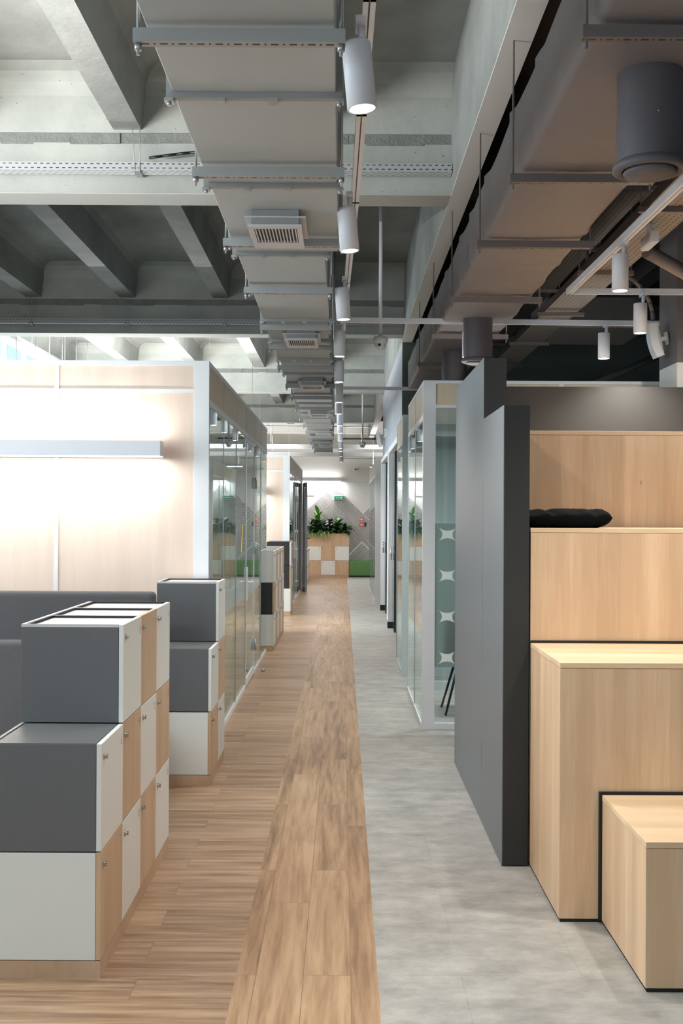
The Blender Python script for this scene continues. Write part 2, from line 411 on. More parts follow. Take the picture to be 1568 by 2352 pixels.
M_['blackceil'] = plain('black_painted_ceiling', rgb(52, 50, 50), 0.85, bump=0.2, bscale=12)
M_['whitewall'] = plain('white_wall', rgb(226, 226, 222), 0.7)
M_['bluewall'] = plain('blue_grey_wall', rgb(172, 177, 186), 0.7)
M_['greenwall'] = plain('green_grey_wall', rgb(98, 106, 102), 0.7)
M_['duct'] = plain('galvanised_duct', rgb(178, 184, 186), 0.5, 0.0, var=0.03, vscale=5)
M_['duct_side'] = M_['duct']
M_['strut'] = plain('grey_strut', rgb(158, 159, 158), 0.5, 0.3)
M_['strut_d'] = plain('taupe_strut', rgb(112, 104, 102), 0.6, 0.1)
M_['wrap'] = plain('taupe_wrapped_duct', rgb(122, 115, 116), 0.62, bump=0.5, bscale=3.5, var=0.05)
M_['outlet'] = plain('dark_taupe_outlet', rgb(92, 87, 91), 0.6, bump=0.4, bscale=4)
M_['rail'] = plain('white_rail', rgb(246, 247, 252), 0.4)
M_['slotgrey'] = plain('slot_grey', rgb(96, 96, 98), 0.5)
M_['darkpipe'] = plain('dark_pipe', rgb(62, 62, 64), 0.7)
M_['perf_x'] = perforated('perforated_tray', rgb(158, 161, 162), 'x', 0.042, 0.028, 'z', fill=0.5, hgt=0.22)
M_['perf_xy'] = perforated('perforated_tray_bottom', rgb(196, 199, 202), 'x', 0.05, 0.034, 'y', fill=0.5, hgt=0.2)
M_['perf_d'] = perforated('perforated_dark_tray', rgb(128, 118, 110), 'y', 0.05, 0.034, 'x', fill=0.55, hgt=0.26)
M_['perf_strut'] = slotted('slotted_strut', rgb(164, 165, 164))
M_['perf_strutd'] = slotted('slotted_dark_strut', rgb(112, 104, 102))
M_['lamp'] = plain('white_lamp_body', rgb(226, 226, 232), 0.42)
M_['lens'] = emit('lamp_lens', (1.0, 0.97, 0.92, 1), 30)
M_['tube'] = emit('linear_lens', (0.96, 0.97, 1.0, 1), 6)
M_['chrome'] = plain('chrome', rgb(190, 186, 178), 0.22, 1.0)
M_['ink'] = plain('black_ink', rgb(70, 70, 70), 0.6)
M_['plastic'] = plain('white_plastic', rgb(228, 230, 232), 0.35)
M_['blackplastic'] = plain('black_plastic', rgb(22, 22, 24), 0.4)
M_['green'] = plain('green_velvet', rgb(88, 126, 76), 0.9, bump=0.3, bscale=120, var=0.06)
M_['signgreen'] = plain('sign_green', rgb(28, 132, 92), 0.5)
M_['signred'] = plain('sign_red', rgb(214, 48, 46), 0.5)
M_['leaf'] = plain('dark_leaf', rgb(48, 92, 44), 0.35, var=0.35, vscale=14)
M_['leaf2'] = plain('bright_leaf', rgb(78, 122, 46), 0.35, var=0.3, vscale=14)
M_['leaf3'] = plain('purple_leaf', rgb(52, 40, 44), 0.4, var=0.3, vscale=14)
M_['leaf4'] = plain('pale_leaf', rgb(140, 176, 96), 0.4, var=0.2, vscale=14)
M_['leaf5'] = plain('orange_leaf', rgb(176, 92, 46), 0.45, var=0.3, vscale=14)
M_['leaf6'] = plain('silver_leaf', rgb(168, 186, 176), 0.35, var=0.2, vscale=14)
M_['yellow'] = plain('yellow_print', rgb(240, 206, 70), 0.5)
M_['soil'] = plain('soil', rgb(60, 46, 36), 0.95)
M_['pillow'] = plain('black_cotton', rgb(12, 13, 15), 0.9, bump=0.15, bscale=25, spec=0.08)
M_['decal'] = plain('frosted_decal', rgb(240, 248, 242), 0.6)
M_['frost'] = frosted()
M_['navy'] = plain('slate_door', rgb(96, 108, 124), 0.35)
M_['mural'] = mural()

# ------------------------------------------------------------------ room shell
YB = 31.1
XL = -4.9; XR = 4.6; YF = -3.6
struct('floor', MB().box(XL-0.1, -0.385, YF-0.1, YB+0.1, -0.06, 0), M_['wood_x'])
struct('floor', MB().box(-0.385, 0.14, YF-0.1, YB+0.1, -0.06, 0), M_['wood_y'])
struct('floor', MB().box(0.14, XR+0.1, YF-0.1, YB+0.1, -0.06, 0), M_['stone'])
ZS = 4.72
struct('ceiling', MB().box(XL-0.1, 0.73, YF-0.1, YB+0.1, ZS, ZS+0.1), M_['ceil_slab'])
struct('ceiling', MB().box(0.73, XR+0.1, YF-0.1, YB+0.1, ZS, ZS+0.1), M_['blackceil'])
struct('wall_back', MB().box(XL, XR, YB, YB+0.1, 0, 2.72), M_['mural'])
struct('wall_back', MB().box(XL, XR, YB, YB+0.1, 2.72, ZS), M_['whitewall'])
struct('wall_right', MB().box(XR, XR+0.1, YF, YB, 0, ZS), M_['blackceil'])
# left wall with two window bands
def wall_with_holes(name, mat, holes):
    mb = MB(); y = YF
    for (a, b_, z0, z1) in holes:
        mb.box(XL-0.1, XL, y, a, 0, ZS); mb.box(XL-0.1, XL, a, b_, 0, z0); mb.box(XL-0.1, XL, a, b_, z1, ZS); y = b_
    mb.box(XL-0.1, XL, y, YB, 0, ZS)
    return struct(name, mb, mat)
wall_with_holes('wall_left', M_['whitewall'], [(0.0, 6.4, 0.9, 4.3), (13.8, 18.9, 0.9, 4.3)])
for i, (a, b_) in enumerate(((0.0, 6.4), (13.8, 18.9))):
    fr = MB(); n = 5; s = (b_-a)/n
    for k in range(n+1):
        y = a+k*s; fr.box(XL-0.07, XL-0.01, max(a, y-0.03), min(b_, y+0.03), 0.9, 4.3)
    for z in (0.9, 2.6, 4.24): fr.box(XL-0.065, XL-0.015, a, b_, z, z+0.06)
    o = struct('window_%d' % (i+1), fr, M_['frame_grey'])
    MB().box(XL-0.045, XL-0.039, a, b_, 0.95, 4.25).build('pane', M_['winglass'], o)
# wall behind the photographer, window added unseen for soft frontal light
mb = MB().box(XL, -3.6, YF-0.1, YF, 0, ZS).box(2.8, XR, YF-0.1, YF, 0, ZS).box(-3.6, 2.8, YF-0.1, YF, 0, 0.7).box(-3.6, 2.8, YF-0.1, YF, 2.4, ZS)
struct('wall_front', mb, M_['whitewall'])
fr = MB()
for k in range(6): x = -3.6+k*1.28; fr.box(x-0.0 if k == 0 else x-0.03, x+0.03 if k < 5 else x, YF-0.08, YF-0.02, 0.7, 2.4)
for z in (0.7, 2.34): fr.box(-3.6, 2.8, YF-0.075, YF-0.025, z, z+0.06)
o = struct('window_3', fr, M_['frame_grey'])
MB().box(-3.6, 2.8, YF-0.055, YF-0.05, 0.75, 2.35).build('pane', M_['winglass'], o)

# ceiling: transverse beams, longitudinal beam, ribs
BY = [1.45, 7.43, 13.13, 19.25, 25.4]
for i, y in enumerate(BY):
    o = thing('beam', None, None); del_ = o
    o['kind'] = 'structure'; o.name = 'trim_%d' % (i+1)
    mb = MB().box(XL, 0.73, y, y+0.27, 3.905, 4.25).box(XL, 0.73, y-0.02, y+0.29, 4.31, ZS)
    # cove where the slab meets the beam
    mb.prism([(y-0.02, 4.56), (y-0.02, ZS), (y-0.22, ZS), (y-0.12, 4.69), (y-0.06, 4.64)], 'x', XL, 0.73)
    mb.prism([(y+0.29, 4.56), (y+0.29, ZS), (y+0.49, ZS), (y+0.39, 4.69), (y+0.33, 4.64)], 'x', XL, 0.73)
    mb.build('beam_body', M_['ceil'], o)
    MB().box(XL, 0.73, y+0.0, y+0.27, 3.90, 3.906).build('soffit', M_['ceil_soffit'], o)
    j = MB(); x = XL
    while x < 0.72:
        w_ = random.uniform(0.12, 0.4); x2 = min(0.73, x+w_)
        j.box(x, x2, y-0.012*random.random(), y+0.28, 4.25-0.015*random.random(), 4.315+0.01*random.random()); x = x2
    j.build('mortar_joint', M_['mortar'], o)
o = struct('trim_6', MB().box(0.73, 0.865, YF, YB, 3.906, ZS), M_['ceil_slab'])
MB().box(0.73, 0.865, YF, YB, 3.90, 3.906).build('soffit', M_['whitewall'], o)  # underside made paler than the sides, light put into the colour
# ribs
RX = [-4.86, -3.73, -2.6, -1.475, -0.35]
cells = [(YF, 1.43)] + [(BY[i]+0.29, (BY+[YB])[i+1]-0.02) for i in range(5)]
n = 7
for (a, b_) in cells:
    mb = MB()
    for x in RX:
        mb.prism([(x-0.095, 4.33), (x+0.095, 4.33), (x+0.13, ZS-0.09), (x+0.17, ZS-0.03), (x+0.25, ZS), (x-0.25, ZS), (x-0.17, ZS-0.03), (x-0.13, ZS-0.09)], 'y', a, b_)
    o = struct('trim_%d' % n, mb, M_['ceil_slab']); n += 1
# black beams on the right
for y in BY:
    struct('trim_%d' % n, MB().box(0.865, XR, y, y+0.3, 3.95, ZS), M_['blackceil']); n += 1
for x in (2.0, 3.2): struct('trim_%d' % n, MB().box(x-0.1, x+0.1, YF, YB, 4.2, ZS), M_['blackceil']); n += 1
struct('trim_%d' % n, MB().box(XL, XR, YB-0.2, YB, 4.1, 4.5), M_['whitewall']); n += 1

# corridor wall block on the right with two doors
XW = 0.745
mb = MB()
ya, yb = 13.72, 20.2
mb.box(XW, XW+0.14, ya, 14.0, 0, ZS)
mb.box(XW, XW+0.14, 14.0, 16.75, 2.7, ZS).box(XW, XW+0.14, 16.75, 17.05, 0, ZS).box(XW, XW+0.14, 17.05, 19.95, 2.7, ZS).box(XW, XW+0.14, 19.95, yb, 0, ZS)
mb.box(XW+0.14, XR, yb-0.14, yb, 0, ZS)
struct('wall_corridor', mb, M_['bluewall'])
struct('wall_corridor', MB().box(XW+0.0005, XR, ya-0.02, ya, 0, ZS).box(XW+0.14, XR, ya, ya+0.12, 0, ZS), M_['greenwall'])
for k, (a, b_) in enumerate(((14.0, 16.75), (17.05, 19.95))):
    fr = MB().box(XW-0.04, XW+0.1, a-0.03, a+0.04, 0.1, 2.75).box(XW-0.04, XW+0.1, b_-0.12, b_+0.03, 0.1, 2.75).box(XW-0.04, XW+0.1, a+0.04, b_-0.12, 2.67, 2.75)
    o = struct('door_%d' % (k+1), fr, M_['frame'])
    box('door_leaf', M_['navy'], o, XW+0.10, XW+0.14, a+0.9, b_, 0.01, 2.67)
    box('dark_pane', M_['doorglass'], o, XW+0.02, XW+0.06, b_-0.75, b_-0.12, 0.01, 2.67)
    box('kick_block', M_['blackplastic'], o, XW-0.045, XW+0.1, b_-0.13, b_+0.035, 0, 0.1)
    box('sliding_pane', M_['doorglass'], o, XW+0.07, XW+0.09, a, b_-0.75, 0.01, 2.67)
    MB().path([(XW+0.0, b_-0.2, 1.05), (XW-0.0, b_-0.2, 1.25)], 0.01).build('door_handle', M_['chrome'], o)

# ------------------------------------------------------------------ lockers
DIG = {'0': [[(0, .2), (0, .8), (.25, 1), (.5, .8), (.5, .2), (.25, 0), (0, .2)]], '1': [[(.05, .75), (.3, 1), (.3, 0)]],
 '2': [[(0, .78), (.12, .97), (.38, .97), (.5, .75), (.45, .55), (0, 0), (.5, 0)]], '3': [[(0, 1), (.5, 1), (.22, .6), (.45, .5), (.5, .25), (.35, 0), (.1, 0), (0, .15)]],
 '4': [[(.38, 0), (.38, 1), (0, .3), (.52, .3)]], '5': [[(.48, 1), (.05, 1), (.02, .58), (.3, .62), (.5, .4), (.45, .1), (.2, 0), (0, .12)]],
 '6': [[(.4, 1), (.08, .5), (0, .25), (.12, .03), (.38, .03), (.5, .25), (.4, .5), (.15, .5), (.04, .35)]], '7': [[(0, 1), (.5, 1), (.15, 0)]],
 '8': [[(.25, .55), (.05, .72), (.12, .97), (.38, .97), (.45, .72), (.25, .55), (0, .3), (.08, .03), (.42, .03), (.5, .3), (.25, .55)]],
 '9': [[(.1, 0), (.42, .5), (.5, .75), (.38, .97), (.12, .97), (0, .75), (.1, .5), (.35, .5), (.46, .65)]]}
def digits(mb, txt, x, z, h, y, wd):
    for ch in txt:
        for st in DIG[ch]:
            for (a, b_) in zip(st, st[1:]):
                A = Vector((x+a[0]*h, y, z+a[1]*h)); B = Vector((x+b_[0]*h, y, z+b_[1]*h))
                d = (B-A).normalized(); nrm = Vector((-d.z, 0, d.x))*wd/2; A = A-d*wd*0.3; B = B+d*wd*0.3
                mb.poly([A+nrm, A-nrm, B-nrm, B+nrm])
        x += 0.66*h
LW, LH, LD = 0.393, 0.400, 0.414
_mesh = {}
def locker(origin, rz, col, row, num, door, side, top, label, group, detail=True, name='storage_locker'):
    """origin = front left floor corner of the run; the doors face local -y"""
    c, s = math.cos(rz), math.sin(rz)
    lx = col*LW; z = 0.065+row*LH
    loc = (origin[0]+c*lx, origin[1]+s*lx, z)
    t = thing(name, label, 'locker', loc, rz, group)
    key = ('body', side)
    def part(pname, key, make, mat, parent):
        if key not in _mesh:
            o = make().build(pname, mat, parent); _mesh[key] = o.data
        else:
            o = bpy.data.objects.new(pname, _mesh[key]); C.objects.link(o); o.parent = parent
        return o
    part('carcass', ('carc', side, top), lambda: MB().box(0.0015, LW-0.0015, 0.0205, LD, 0.002, LH-(0.0125 if top == 'pale' else 0.004), bev=0.001), M_[side], t)
    d = part('door', ('door', door), lambda: MB().box(0.0015, LW-0.0015, 0, 0.019, 0.0025, LH-0.0025, bev=0.0012), M_[door], t)
    if detail:
        k = MB().tube((0.04, -0.011, LH-0.055), (0.04, 0, LH-0.055), 0.0085, n=14).tube((0.04, -0.004, LH-0.055), (0.04, 0, LH-0.055), 0.012, n=14).box(0.0385, 0.0415, -0.016, -0.011, LH-0.064, LH-0.046).build('lock', M_['chrome'], d) if 'lock' not in _mesh else None
        if k is None:
            k = bpy.data.objects.new('lock', _mesh['lock']); C.objects.link(k); k.parent = d
        else: _mesh['lock'] = k.data
        if num:
            nb = MB(); hh = 0.034
            digits(nb, str(num), LW-0.022-0.66*hh*len(str(num)), LH-0.075, hh, -0.0008, 0.0022)
            nb.build('number', M_['ink'], d, fix=False)
    if top == 'pale':
        box('lid', M_['lidgrey'], t, 0.012, LW-0.012, 0.0205, LD-0.024, LH-0.0125, LH-0.0105)
        MB().box(LW-0.012, LW-0.004, 0.022, LD-0.024, LH-0.0125, LH-0.0015).box(0.012, LW-0.012, LD-0.028, LD-0.016, LH-0.0125, LH-0.0015).build('gasket', M_['gasket'], t)
        MB().box(0.002, 0.012, 0.0205, LD, LH-0.0125, LH-0.001).box(0.012, LW-0.002, LD-0.016, LD, LH-0.0125, LH-0.001).build('lid_rim', M_['lidgrey'], t)
    if top == 'dark':
        box('lid', M_['gasket'] if side == 'black' else M_['grey'], t, 0.004, LW-0.004, 0.022, LD-0.022, LH-0.0039, LH-0.001)
        box('lid_rim', M_['strut'], t, 0.004, LW-0.004, LD-0.016, LD-0.004, LH-0.0039, LH+0.002)
    return t
def plinth(origin, rz, col, ncol, label, group):
    c, s = math.cos(rz), math.sin(rz); lx = col*LW
    t = thing('locker_plinth', label, 'plinth', (origin[0]+c*lx, origin[1]+s*lx, 0), rz, group)
    box('plinth_board', M_['birch_h'], t, 0.001, LW*ncol-0.001, 0.001, LD-0.004, 0, 0.0645)
ROWN = ['bottom', 'middle', 'top']; ORD = ['first', 'second', 'third', 'fourth', 'fifth', 'sixth']
COLN = {'white': 'white', 'birch': 'birch wood'}
R = PI/2
# block A (nearest)
OA = (-0.8805, 4.004, 0)
spec = [(0, 1, 6, 'white', 'grey', 'dark'), (0, 0, 7, 'birch', 'white', None),
        (1, 2, 8, 'white', 'grey', 'pale'), (1, 1, 9, 'birch', 'grey', None), (1, 0, 10, 'white', 'grey', None),
        (2, 2, 11, 'birch', 'grey', 'pale'), (2, 1, 12, 'white', 'grey', None), (2, 0, 13, 'birch', 'grey', None),
        (3, 2, 14, 'white', 'grey', 'pale'), (3, 1, 15, 'birch', 'grey', None), (3, 0, 16, 'white', 'grey', None)]
SIDE = {'grey': ' with dark grey side', 'white': ' with white side', 'black': ' with black side'}
for c_, r_, num, d, s, tp in spec:
    lb = '%s-row locker with %s door numbered %d, %s column of the nearest run' % (ROWN[r_], COLN[d], num, ORD[c_])
    locker(OA, R, c_, r_, num, d, s, tp, lb, 'lockers of the nearest run')
for k in range(4):
    plinth(OA, R, k, 1, 'birch plinth under the %s column of the nearest locker run' % ORD[k], 'plinths of the nearest locker run')
# block B
OB = (-0.822, 6.88, 0)
for c_, r_, num, d, s, tp in [(0, 1, 17, 'white', 'grey', 'dark'), (0, 0, 18, 'birch', 'white', None), (1, 2, 19, 'white', 'grey', 'pale'), (1, 1, 20, 'birch', 'grey', None), (1, 0, 21, 'white', 'grey', None)]:
    locker(OB, R, c_, r_, num, d, s, tp, '%s-row locker, %s door numbered %d, %s column of the run before the big booth' % (ROWN[r_], COLN[d], num, ORD[c_]), 'lockers in front of the big booth')
plinth(OB, R, 0, 2, 'birch plinth under the small stepped locker run by the big glass booth', None)
# block C
OC = (-0.858, 13.74, 0)
pat = ['white', 'birch']; num = 22
for c_ in range(6):
    for r_ in (2, 1, 0):
        d = pat[(c_+(2-r_)) % 2]
        s = 'white' if r_ != 1 else 'black'
        locker(OC, R, c_, r_, num, d, s, 'dark' if r_ == 2 else None,
               '%s-row locker with %s door, %s column of the run between the booths' % (ROWN[r_], COLN[d], ORD[c_]), 'lockers between the two booths'); num += 1
plinth(OC, R, 0, 6, 'birch plinth under the long locker run between the two booths', None)
# block D
OD = (-0.882, 18.70, 0)
for c_ in range(2):
    for r_ in (2, 1, 0):
        d = pat[(c_+(2-r_)) % 2]; s = 'black' if r_ else 'white'
        locker(OD, R, c_, r_, num, d, s, 'dark' if r_ == 2 else None,
               '%s-row locker with %s door, %s column beside the second booth post' % (ROWN[r_], COLN[d], 'near' if c_ == 0 else 'far'), 'black-sided lockers by the second booth'); num += 1
plinth(OD, R, 0, 2, 'birch plinth under the black-sided lockers by the second booth', None)
# block E (two rows, by the far end)
OE = (-0.889, 27.3, 0)
for c_ in range(6):
    for r_ in (1, 0):
        d = pat[(c_+r_) % 2]; s = 'white' if r_ else 'black'
        locker(OE, R, c_, r_, num, d, s, 'dark' if r_ == 1 else None,
               '%s-row low locker with %s door, %s column past the open glass door' % ('upper' if r_ else 'lower', COLN[d], ORD[c_]), 'low lockers past the open door'); num += 1
plinth(OE, R, 0, 6, 'birch plinth under the low lockers past the open glass door', None)
# planter lockers at the far end
OP = (-0.984, 30.62, 0)
for c_ in range(3):
    for r_ in (1, 0):
        nn = 69+c_*2+(1-r_); d = pat[(c_+(1-r_)) % 2]
        locker(OP, 0, c_, r_, nn, d, 'birch', None, '%s %s locker with %s door numbered %d under the far planter' % ('upper' if r_ else 'lower', ('left', 'middle', 'right')[c_], COLN[d], nn), 'lockers under the planter')
plinth(OP, 0, 0, 3, 'birch plinth under the planter lockers at the far end', None)
PX0, PX1 = OP[0], OP[0]+3*LW
t = thing('planter_box', 'birch planter box full of plants on top of the far lockers', 'planter', (PX0, OP[1], 0.8655))
mb = MB().box(0, 3*LW, 0, 0.018, 0, 0.36).box(0, 3*LW, LD-0.018, LD, 0, 0.36).box(0, 0.018, 0.018, LD-0.018, 0, 0.36).box(3*LW-0.018, 3*LW, 0.018, LD-0.018, 0, 0.36).box(0.018, 3*LW-0.018, 0.018, LD-0.018, 0, 0.02)
mb.build('box_walls', M_['birch'], t)
box('soil', M_['soil'], t, 0.018, 3*LW-0.018, 0.018, LD-0.018, 0.30, 0.34)

# plants
def leaf(mb, base, yaw, pitch, L, Wd, droop=0.6, seg=6, fold=0.25):
    p = Vector(base); d = Vector((math.cos(yaw)*math.cos(pitch), math.sin(yaw)*math.cos(pitch), math.sin(pitch)))
    sd = Vector((-math.sin(yaw), math.cos(yaw), 0)); prev = None
    ang = pitch
    for i in range(seg+1):
        t_ = i/seg
        wv = Wd*math.sin(PI*min(1, 0.06+t_*0.94))**0.75*0.5 if i < seg else 0.001
        d = Vector((math.cos(yaw)*math.cos(ang), math.sin(yaw)*math.cos(ang), math.sin(ang)))
        up = sd.cross(d)*-1
        row = [mb.bm.verts.new(p+sd*wv+up*wv*fold), mb.bm.verts.new(p), mb.bm.verts.new(p-sd*wv+up*wv*fold)]
        if prev:
            for a in (0, 1):
                f = mb.bm.faces.new([prev[a], prev[a+1], row[a+1], row[a]]); f.smooth = True
        prev = row; p = p+d*(L/seg); ang -= droop/seg
def plant(name, loc, label, specs, stem_h, stem_mat='leaf'):
    t = thing(name, label, 'plant', loc, 0, 'plants in the far planter')
    MB().tube((0, 0, -0.03), (0.0, 0, max(0.03, stem_h)), 0.010, 0.006, n=8).build('stem', M_[stem_mat], t)
    for (mat, cnt, z0, z1, L, W_, p0, p1, dr) in specs:
        mb = MB()
        for i in range(cnt):
            z = z0+(z1-z0)*i/max(1, cnt-1); yaw = i*2.4+random.random()*0.7
            leaf(mb, (0, 0, z), yaw, random.uniform(p0, p1), 1.12*L*random.uniform(.8, 1.15), 1.25*W_*random.uniform(.85, 1.15), dr*random.uniform(.7, 1.3))
        mb.build('foliage', M_[mat], t, fix=False)
    return t
pz = 0.8655+0.335; py = OP[1]+0.15
plant('fiddle_leaf_plant', (PX0+0.30, py, pz), 'tall upright bright green plant rising above the far planter', [('leaf2', 13, 0.15, 0.55, 0.27, 0.10, 0.7, 1.35, 0.5), ('leaf', 10, 0.08, 0.3, 0.30, 0.11, 0.4, 0.9, 0.7)], 0.55, 'leaf2')
plant('variegated_plant', (PX0+0.10, py-0.05, pz), 'dark purple-leaved plant at left end of the far planter', [('leaf3', 18, 0.04, 0.3, 0.2, 0.05, 0.3, 1.2, 0.9), ('leaf5', 5, 0.05, 0.2, 0.14, 0.04, 0.2, 0.9, 0.9), ('leaf', 22, 0.02, 0.22, 0.24, 0.075, 0.0, 0.9, 1.0)], 0.3)
plant('silver_leaf_plant', (PX0+0.45, py+0.02, pz), 'silvery green broad-leaved plant behind the tall green one', [('leaf6', 10, 0.05, 0.3, 0.30, 0.12, 0.5, 1.0, 0.9), ('leaf', 12, 0.02, 0.25, 0.26, 0.09, 0.1, 0.9, 1.0)], 0.28)
plant('dark_leaf_plant', (PX0+0.66, py, pz), 'near-black leaved bushy plant in the middle of the planter', [('leaf3', 26, 0.05, 0.34, 0.22, 0.055, 0.3, 1.3, 0.8), ('leaf4', 6, 0.12, 0.3, 0.15, 0.04, 0.4, 1.1, 0.8), ('leaf', 20, 0.02, 0.22, 0.25, 0.08, 0.0, 0.8, 1.1)], 0.33)
plant('peace_lily', (PX0+0.27, py-0.1, pz), 'glossy dark green plant arching over the left planter front', [('leaf', 34, 0.01, 0.2, 0.28, 0.085, 0.1, 1.1, 1.2)], 0.15)
plant('peace_lily', (PX0+0.86, py-0.06, pz), 'glossy dark green plant arching over the planter front, right of middle', [('leaf', 34, 0.01, 0.28, 0.30, 0.09, 0.1, 1.2, 1.1), ('leaf6', 5, 0.1, 0.3, 0.22, 0.08, 0.3, 0.9, 1.0)], 0.2)
plant('croton_plant', (PX0+1.07, py, pz), 'dark plant with orange lower leaves at the right end of the planter', [('leaf', 32, 0.01, 0.26, 0.28, 0.075, 0.0, 1.1, 1.2), ('leaf5', 9, 0.0, 0.06, 0.17, 0.04, -0.2, 0.4, 1.2), ('leaf3', 8, 0.0, 0.1, 0.28, 0.03, 0.0, 0.5, 1.3)], 0.2)
t = thing('spider_plant', 'pale spider plant trailing down the middle of the planter front', 'plant', (PX0+0.46, OP[1]+0.03, pz), 0, 'plants in the far planter')
mb = MB()
for i in range(44):
    leaf(mb, (random.uniform(-0.12, 0.16), 0, 0), -PI/2+random.uniform(-1.1, 1.1), random.uniform(0.3, 1.0), random.uniform(0.16, 0.40), 0.014, random.uniform(1.9, 2.7), seg=8)
mb.build('foliage', M_['leaf4'], t, fix=False)
t = thing('spider_plant', 'pale spider plant trailing at the left end of the planter front', 'plant', (PX0+0.08, OP[1]+0.03, pz), 0, 'plants in the far planter')
mb = MB()
for i in range(22):
    leaf(mb, (random.uniform(-0.07, 0.1), 0, 0), -PI/2+random.uniform(-0.9, 0.9), random.uniform(0.3, 1.0), random.uniform(0.14, 0.30), 0.014, random.uniform(1.9, 2.7), seg=8)
mb.build('foliage', M_['leaf4'], t, fix=False)

# ------------------------------------------------------------------ booths
XG = -0.945
def side_glazing(t, x, ys, z_top, out, doors=(), matglass='glass', wood='beige', frame='frame', band=0.27):
    """glazed long side at x running along y; ys = divider positions; out = +1/-1 outward direction"""
    y0, y1 = ys[0], ys[-1]
    th = 0.034
    xa, xb = (x-th, x) if out > 0 else (x, x+th)
    xm = x-out*0.009; xj = x-out*0.006
    box('top_rail', M_[frame], t, xa, xb, y0, y1, z_top-0.03, z_top)
    box('transom', M_[frame], t, xa, xb, y0, y1, z_top-band-0.045, z_top-band)
    for a, b_ in zip(ys, ys[1:]):
        box('wood_panel', M_[wood], t, min(x-out*0.03, x-out*0.004), max(x-out*0.03, x-out*0.004), a+0.006, b_-0.006, z_top-band, z_top-0.03)
        dz = z_top-band-0.045
        if (a, b_) in doors:
            d = MB().box(xa, xb, a+0.005, a+0.045, 0.012, dz-0.004).box(xa, xb, b_-0.045, b_-0.005, 0.012, dz-0.004).box(xa, xb, a+0.045, b_-0.045, 0.012, 0.09).box(xa, xb, a+0.045, b_-0.045, dz-0.05, dz-0.004).build('door', M_[frame], t)
            box('door_pane', M_[matglass], d, xm-0.004, xm+0.004, a+0.045, b_-0.045, 0.11, dz-0.05)
            hx = x+out*0.05
            MB().path([(x, a+0.075, 1.05), (hx, a+0.075, 1.05), (hx, a+0.20, 1.05)], 0.010, 10).box(x-0.001*out, x+0.012*out, a+0.055, a+0.09, 0.87, 1.2).build('handle', M_[frame], d)
            for hz in (0.26, 1.3, 2.0):
                MB().tube((x+out*0.012, b_-0.004, hz), (x+out*0.012, b_-0.004, hz+0.12), 0.012, n=10).box(min(x, x+out*0.005), max(x, x+out*0.005), b_-0.05, b_+0.04, hz, hz+0.12).build('hinge', M_['alu'], d)
        else:
            box('pane', M_[matglass], t, xm-0.004, xm+0.004, a+0.002, b_-0.003, 0.035, dz)
            box('bottom_rail', M_[frame], t, xa, xb, a, b_, 0, 0.04)
        if b_ != y1:
            box('glazing_joint', M_['alu'], t, min(x-out*0.015, x-out*0.001), max(x-out*0.015, x-out*0.001), b_-0.003, b_+0.003, 0.04, z_top-0.03)
ysB1 = [7.74, 8.70, 9.74, 10.72, 11.75, 12.70, 13.66]
t = thing('meeting_booth', 'large meeting booth with peach wood end wall and teal glass side on the left', 'booth', (0, 0, 0))
side_glazing(t, XG, ysB1, 2.80, +1, doors=[(10.72, 11.75)], matglass='glass_w')
box('corner_post', M_['frame'], t, XG-0.105, XG, 7.69, 7.74, 0, 2.80)
# front wall: frame and panels
yw = 7.69
fr = MB().box(XL+0.01, XG-0.105, yw, yw+0.05, 2.765, 2.80).box(XL+0.01, XG-0.105, yw+0.0, yw+0.05, 2.575, 2.60).box(XL+0.01, XG-0.105, yw, yw+0.05, 0, 0.05)
xs = [-2.02, -3.02, -4.02]
for x in xs: fr.box(x-0.014, x+0.014, yw-0.0015, yw+0.05, 0.05, 2.766)
fr.build('wall_frame', M_['frame'], t)
edges = [XG-0.105]+xs+[XL+0.01]
for b_, a in zip(edges, edges[1:]):
    box('wood_panel', M_['peach'], t, a+0.012, b_-0.012 if b_ != XG-0.105 else b_, yw+0.008, yw+0.045, 0.05, 2.575)
    box('wood_panel', M_['peach'], t, a+0.012, b_-0.012 if b_ != XG-0.105 else b_, yw+0.008, yw+0.045, 2.60, 2.765)
box('end_wall', M_['whitewall'], t, XL+0.01, XG-0.12, 13.60, 13.66, 0, 2.8)
box('roof', M_['whitewall'], t, XL+0.01, XG-0.06, 7.75, 13.6, 2.70, 2.76)
# booth 2
t = thing('meeting_booth', 'second meeting booth farther down the left side with open glass door', 'booth', (0, 0, 0))
side_glazing(t, XG, [19.56, 20.6, 21.6, 22.6, 23.6, 24.55], 2.80, +1, doors=[(21.6, 22.6)])
box('corner_post', M_['frame'], t, XG-0.11, XG, 19.50, 19.56, 0, 2.80)
box('end_post', M_['frame'], t, XG-0.06, XG, 25.55, 25.68, 0, 2.80)
box('top_rail', M_['frame'], t, XG-0.05, XG, 24.55, 25.55, 2.48, 2.53)
box('wood_panel', M_['beige'], t, XG-0.04, XG-0.01, 24.55, 25.55, 2.53, 2.80)
yw2 = 19.5
fr = MB().box(XL+0.01, XG-0.11, yw2, yw2+0.05, 2.765, 2.80).box(XL+0.01, XG-0.11, yw2, yw2+0.05, 2.50, 2.53).box(XL+0.01, XG-0.11, yw2, yw2+0.05, 0, 0.05).box(-2.55, -2.52, yw2, yw2+0.05, 0.05, 2.765)
fr.build('wall_frame', M_['frame'], t)
for a, b_ in ((-2.52, XG-0.11), (XL+0.01, -2.55)):
    box('wood_panel', M_['peach'], t, a, b_, yw2+0.008, yw2+0.045, 0.05, 2.50)
    box('wood_panel', M_['peach'], t, a, b_, yw2+0.008, yw2+0.045, 2.53, 2.765)
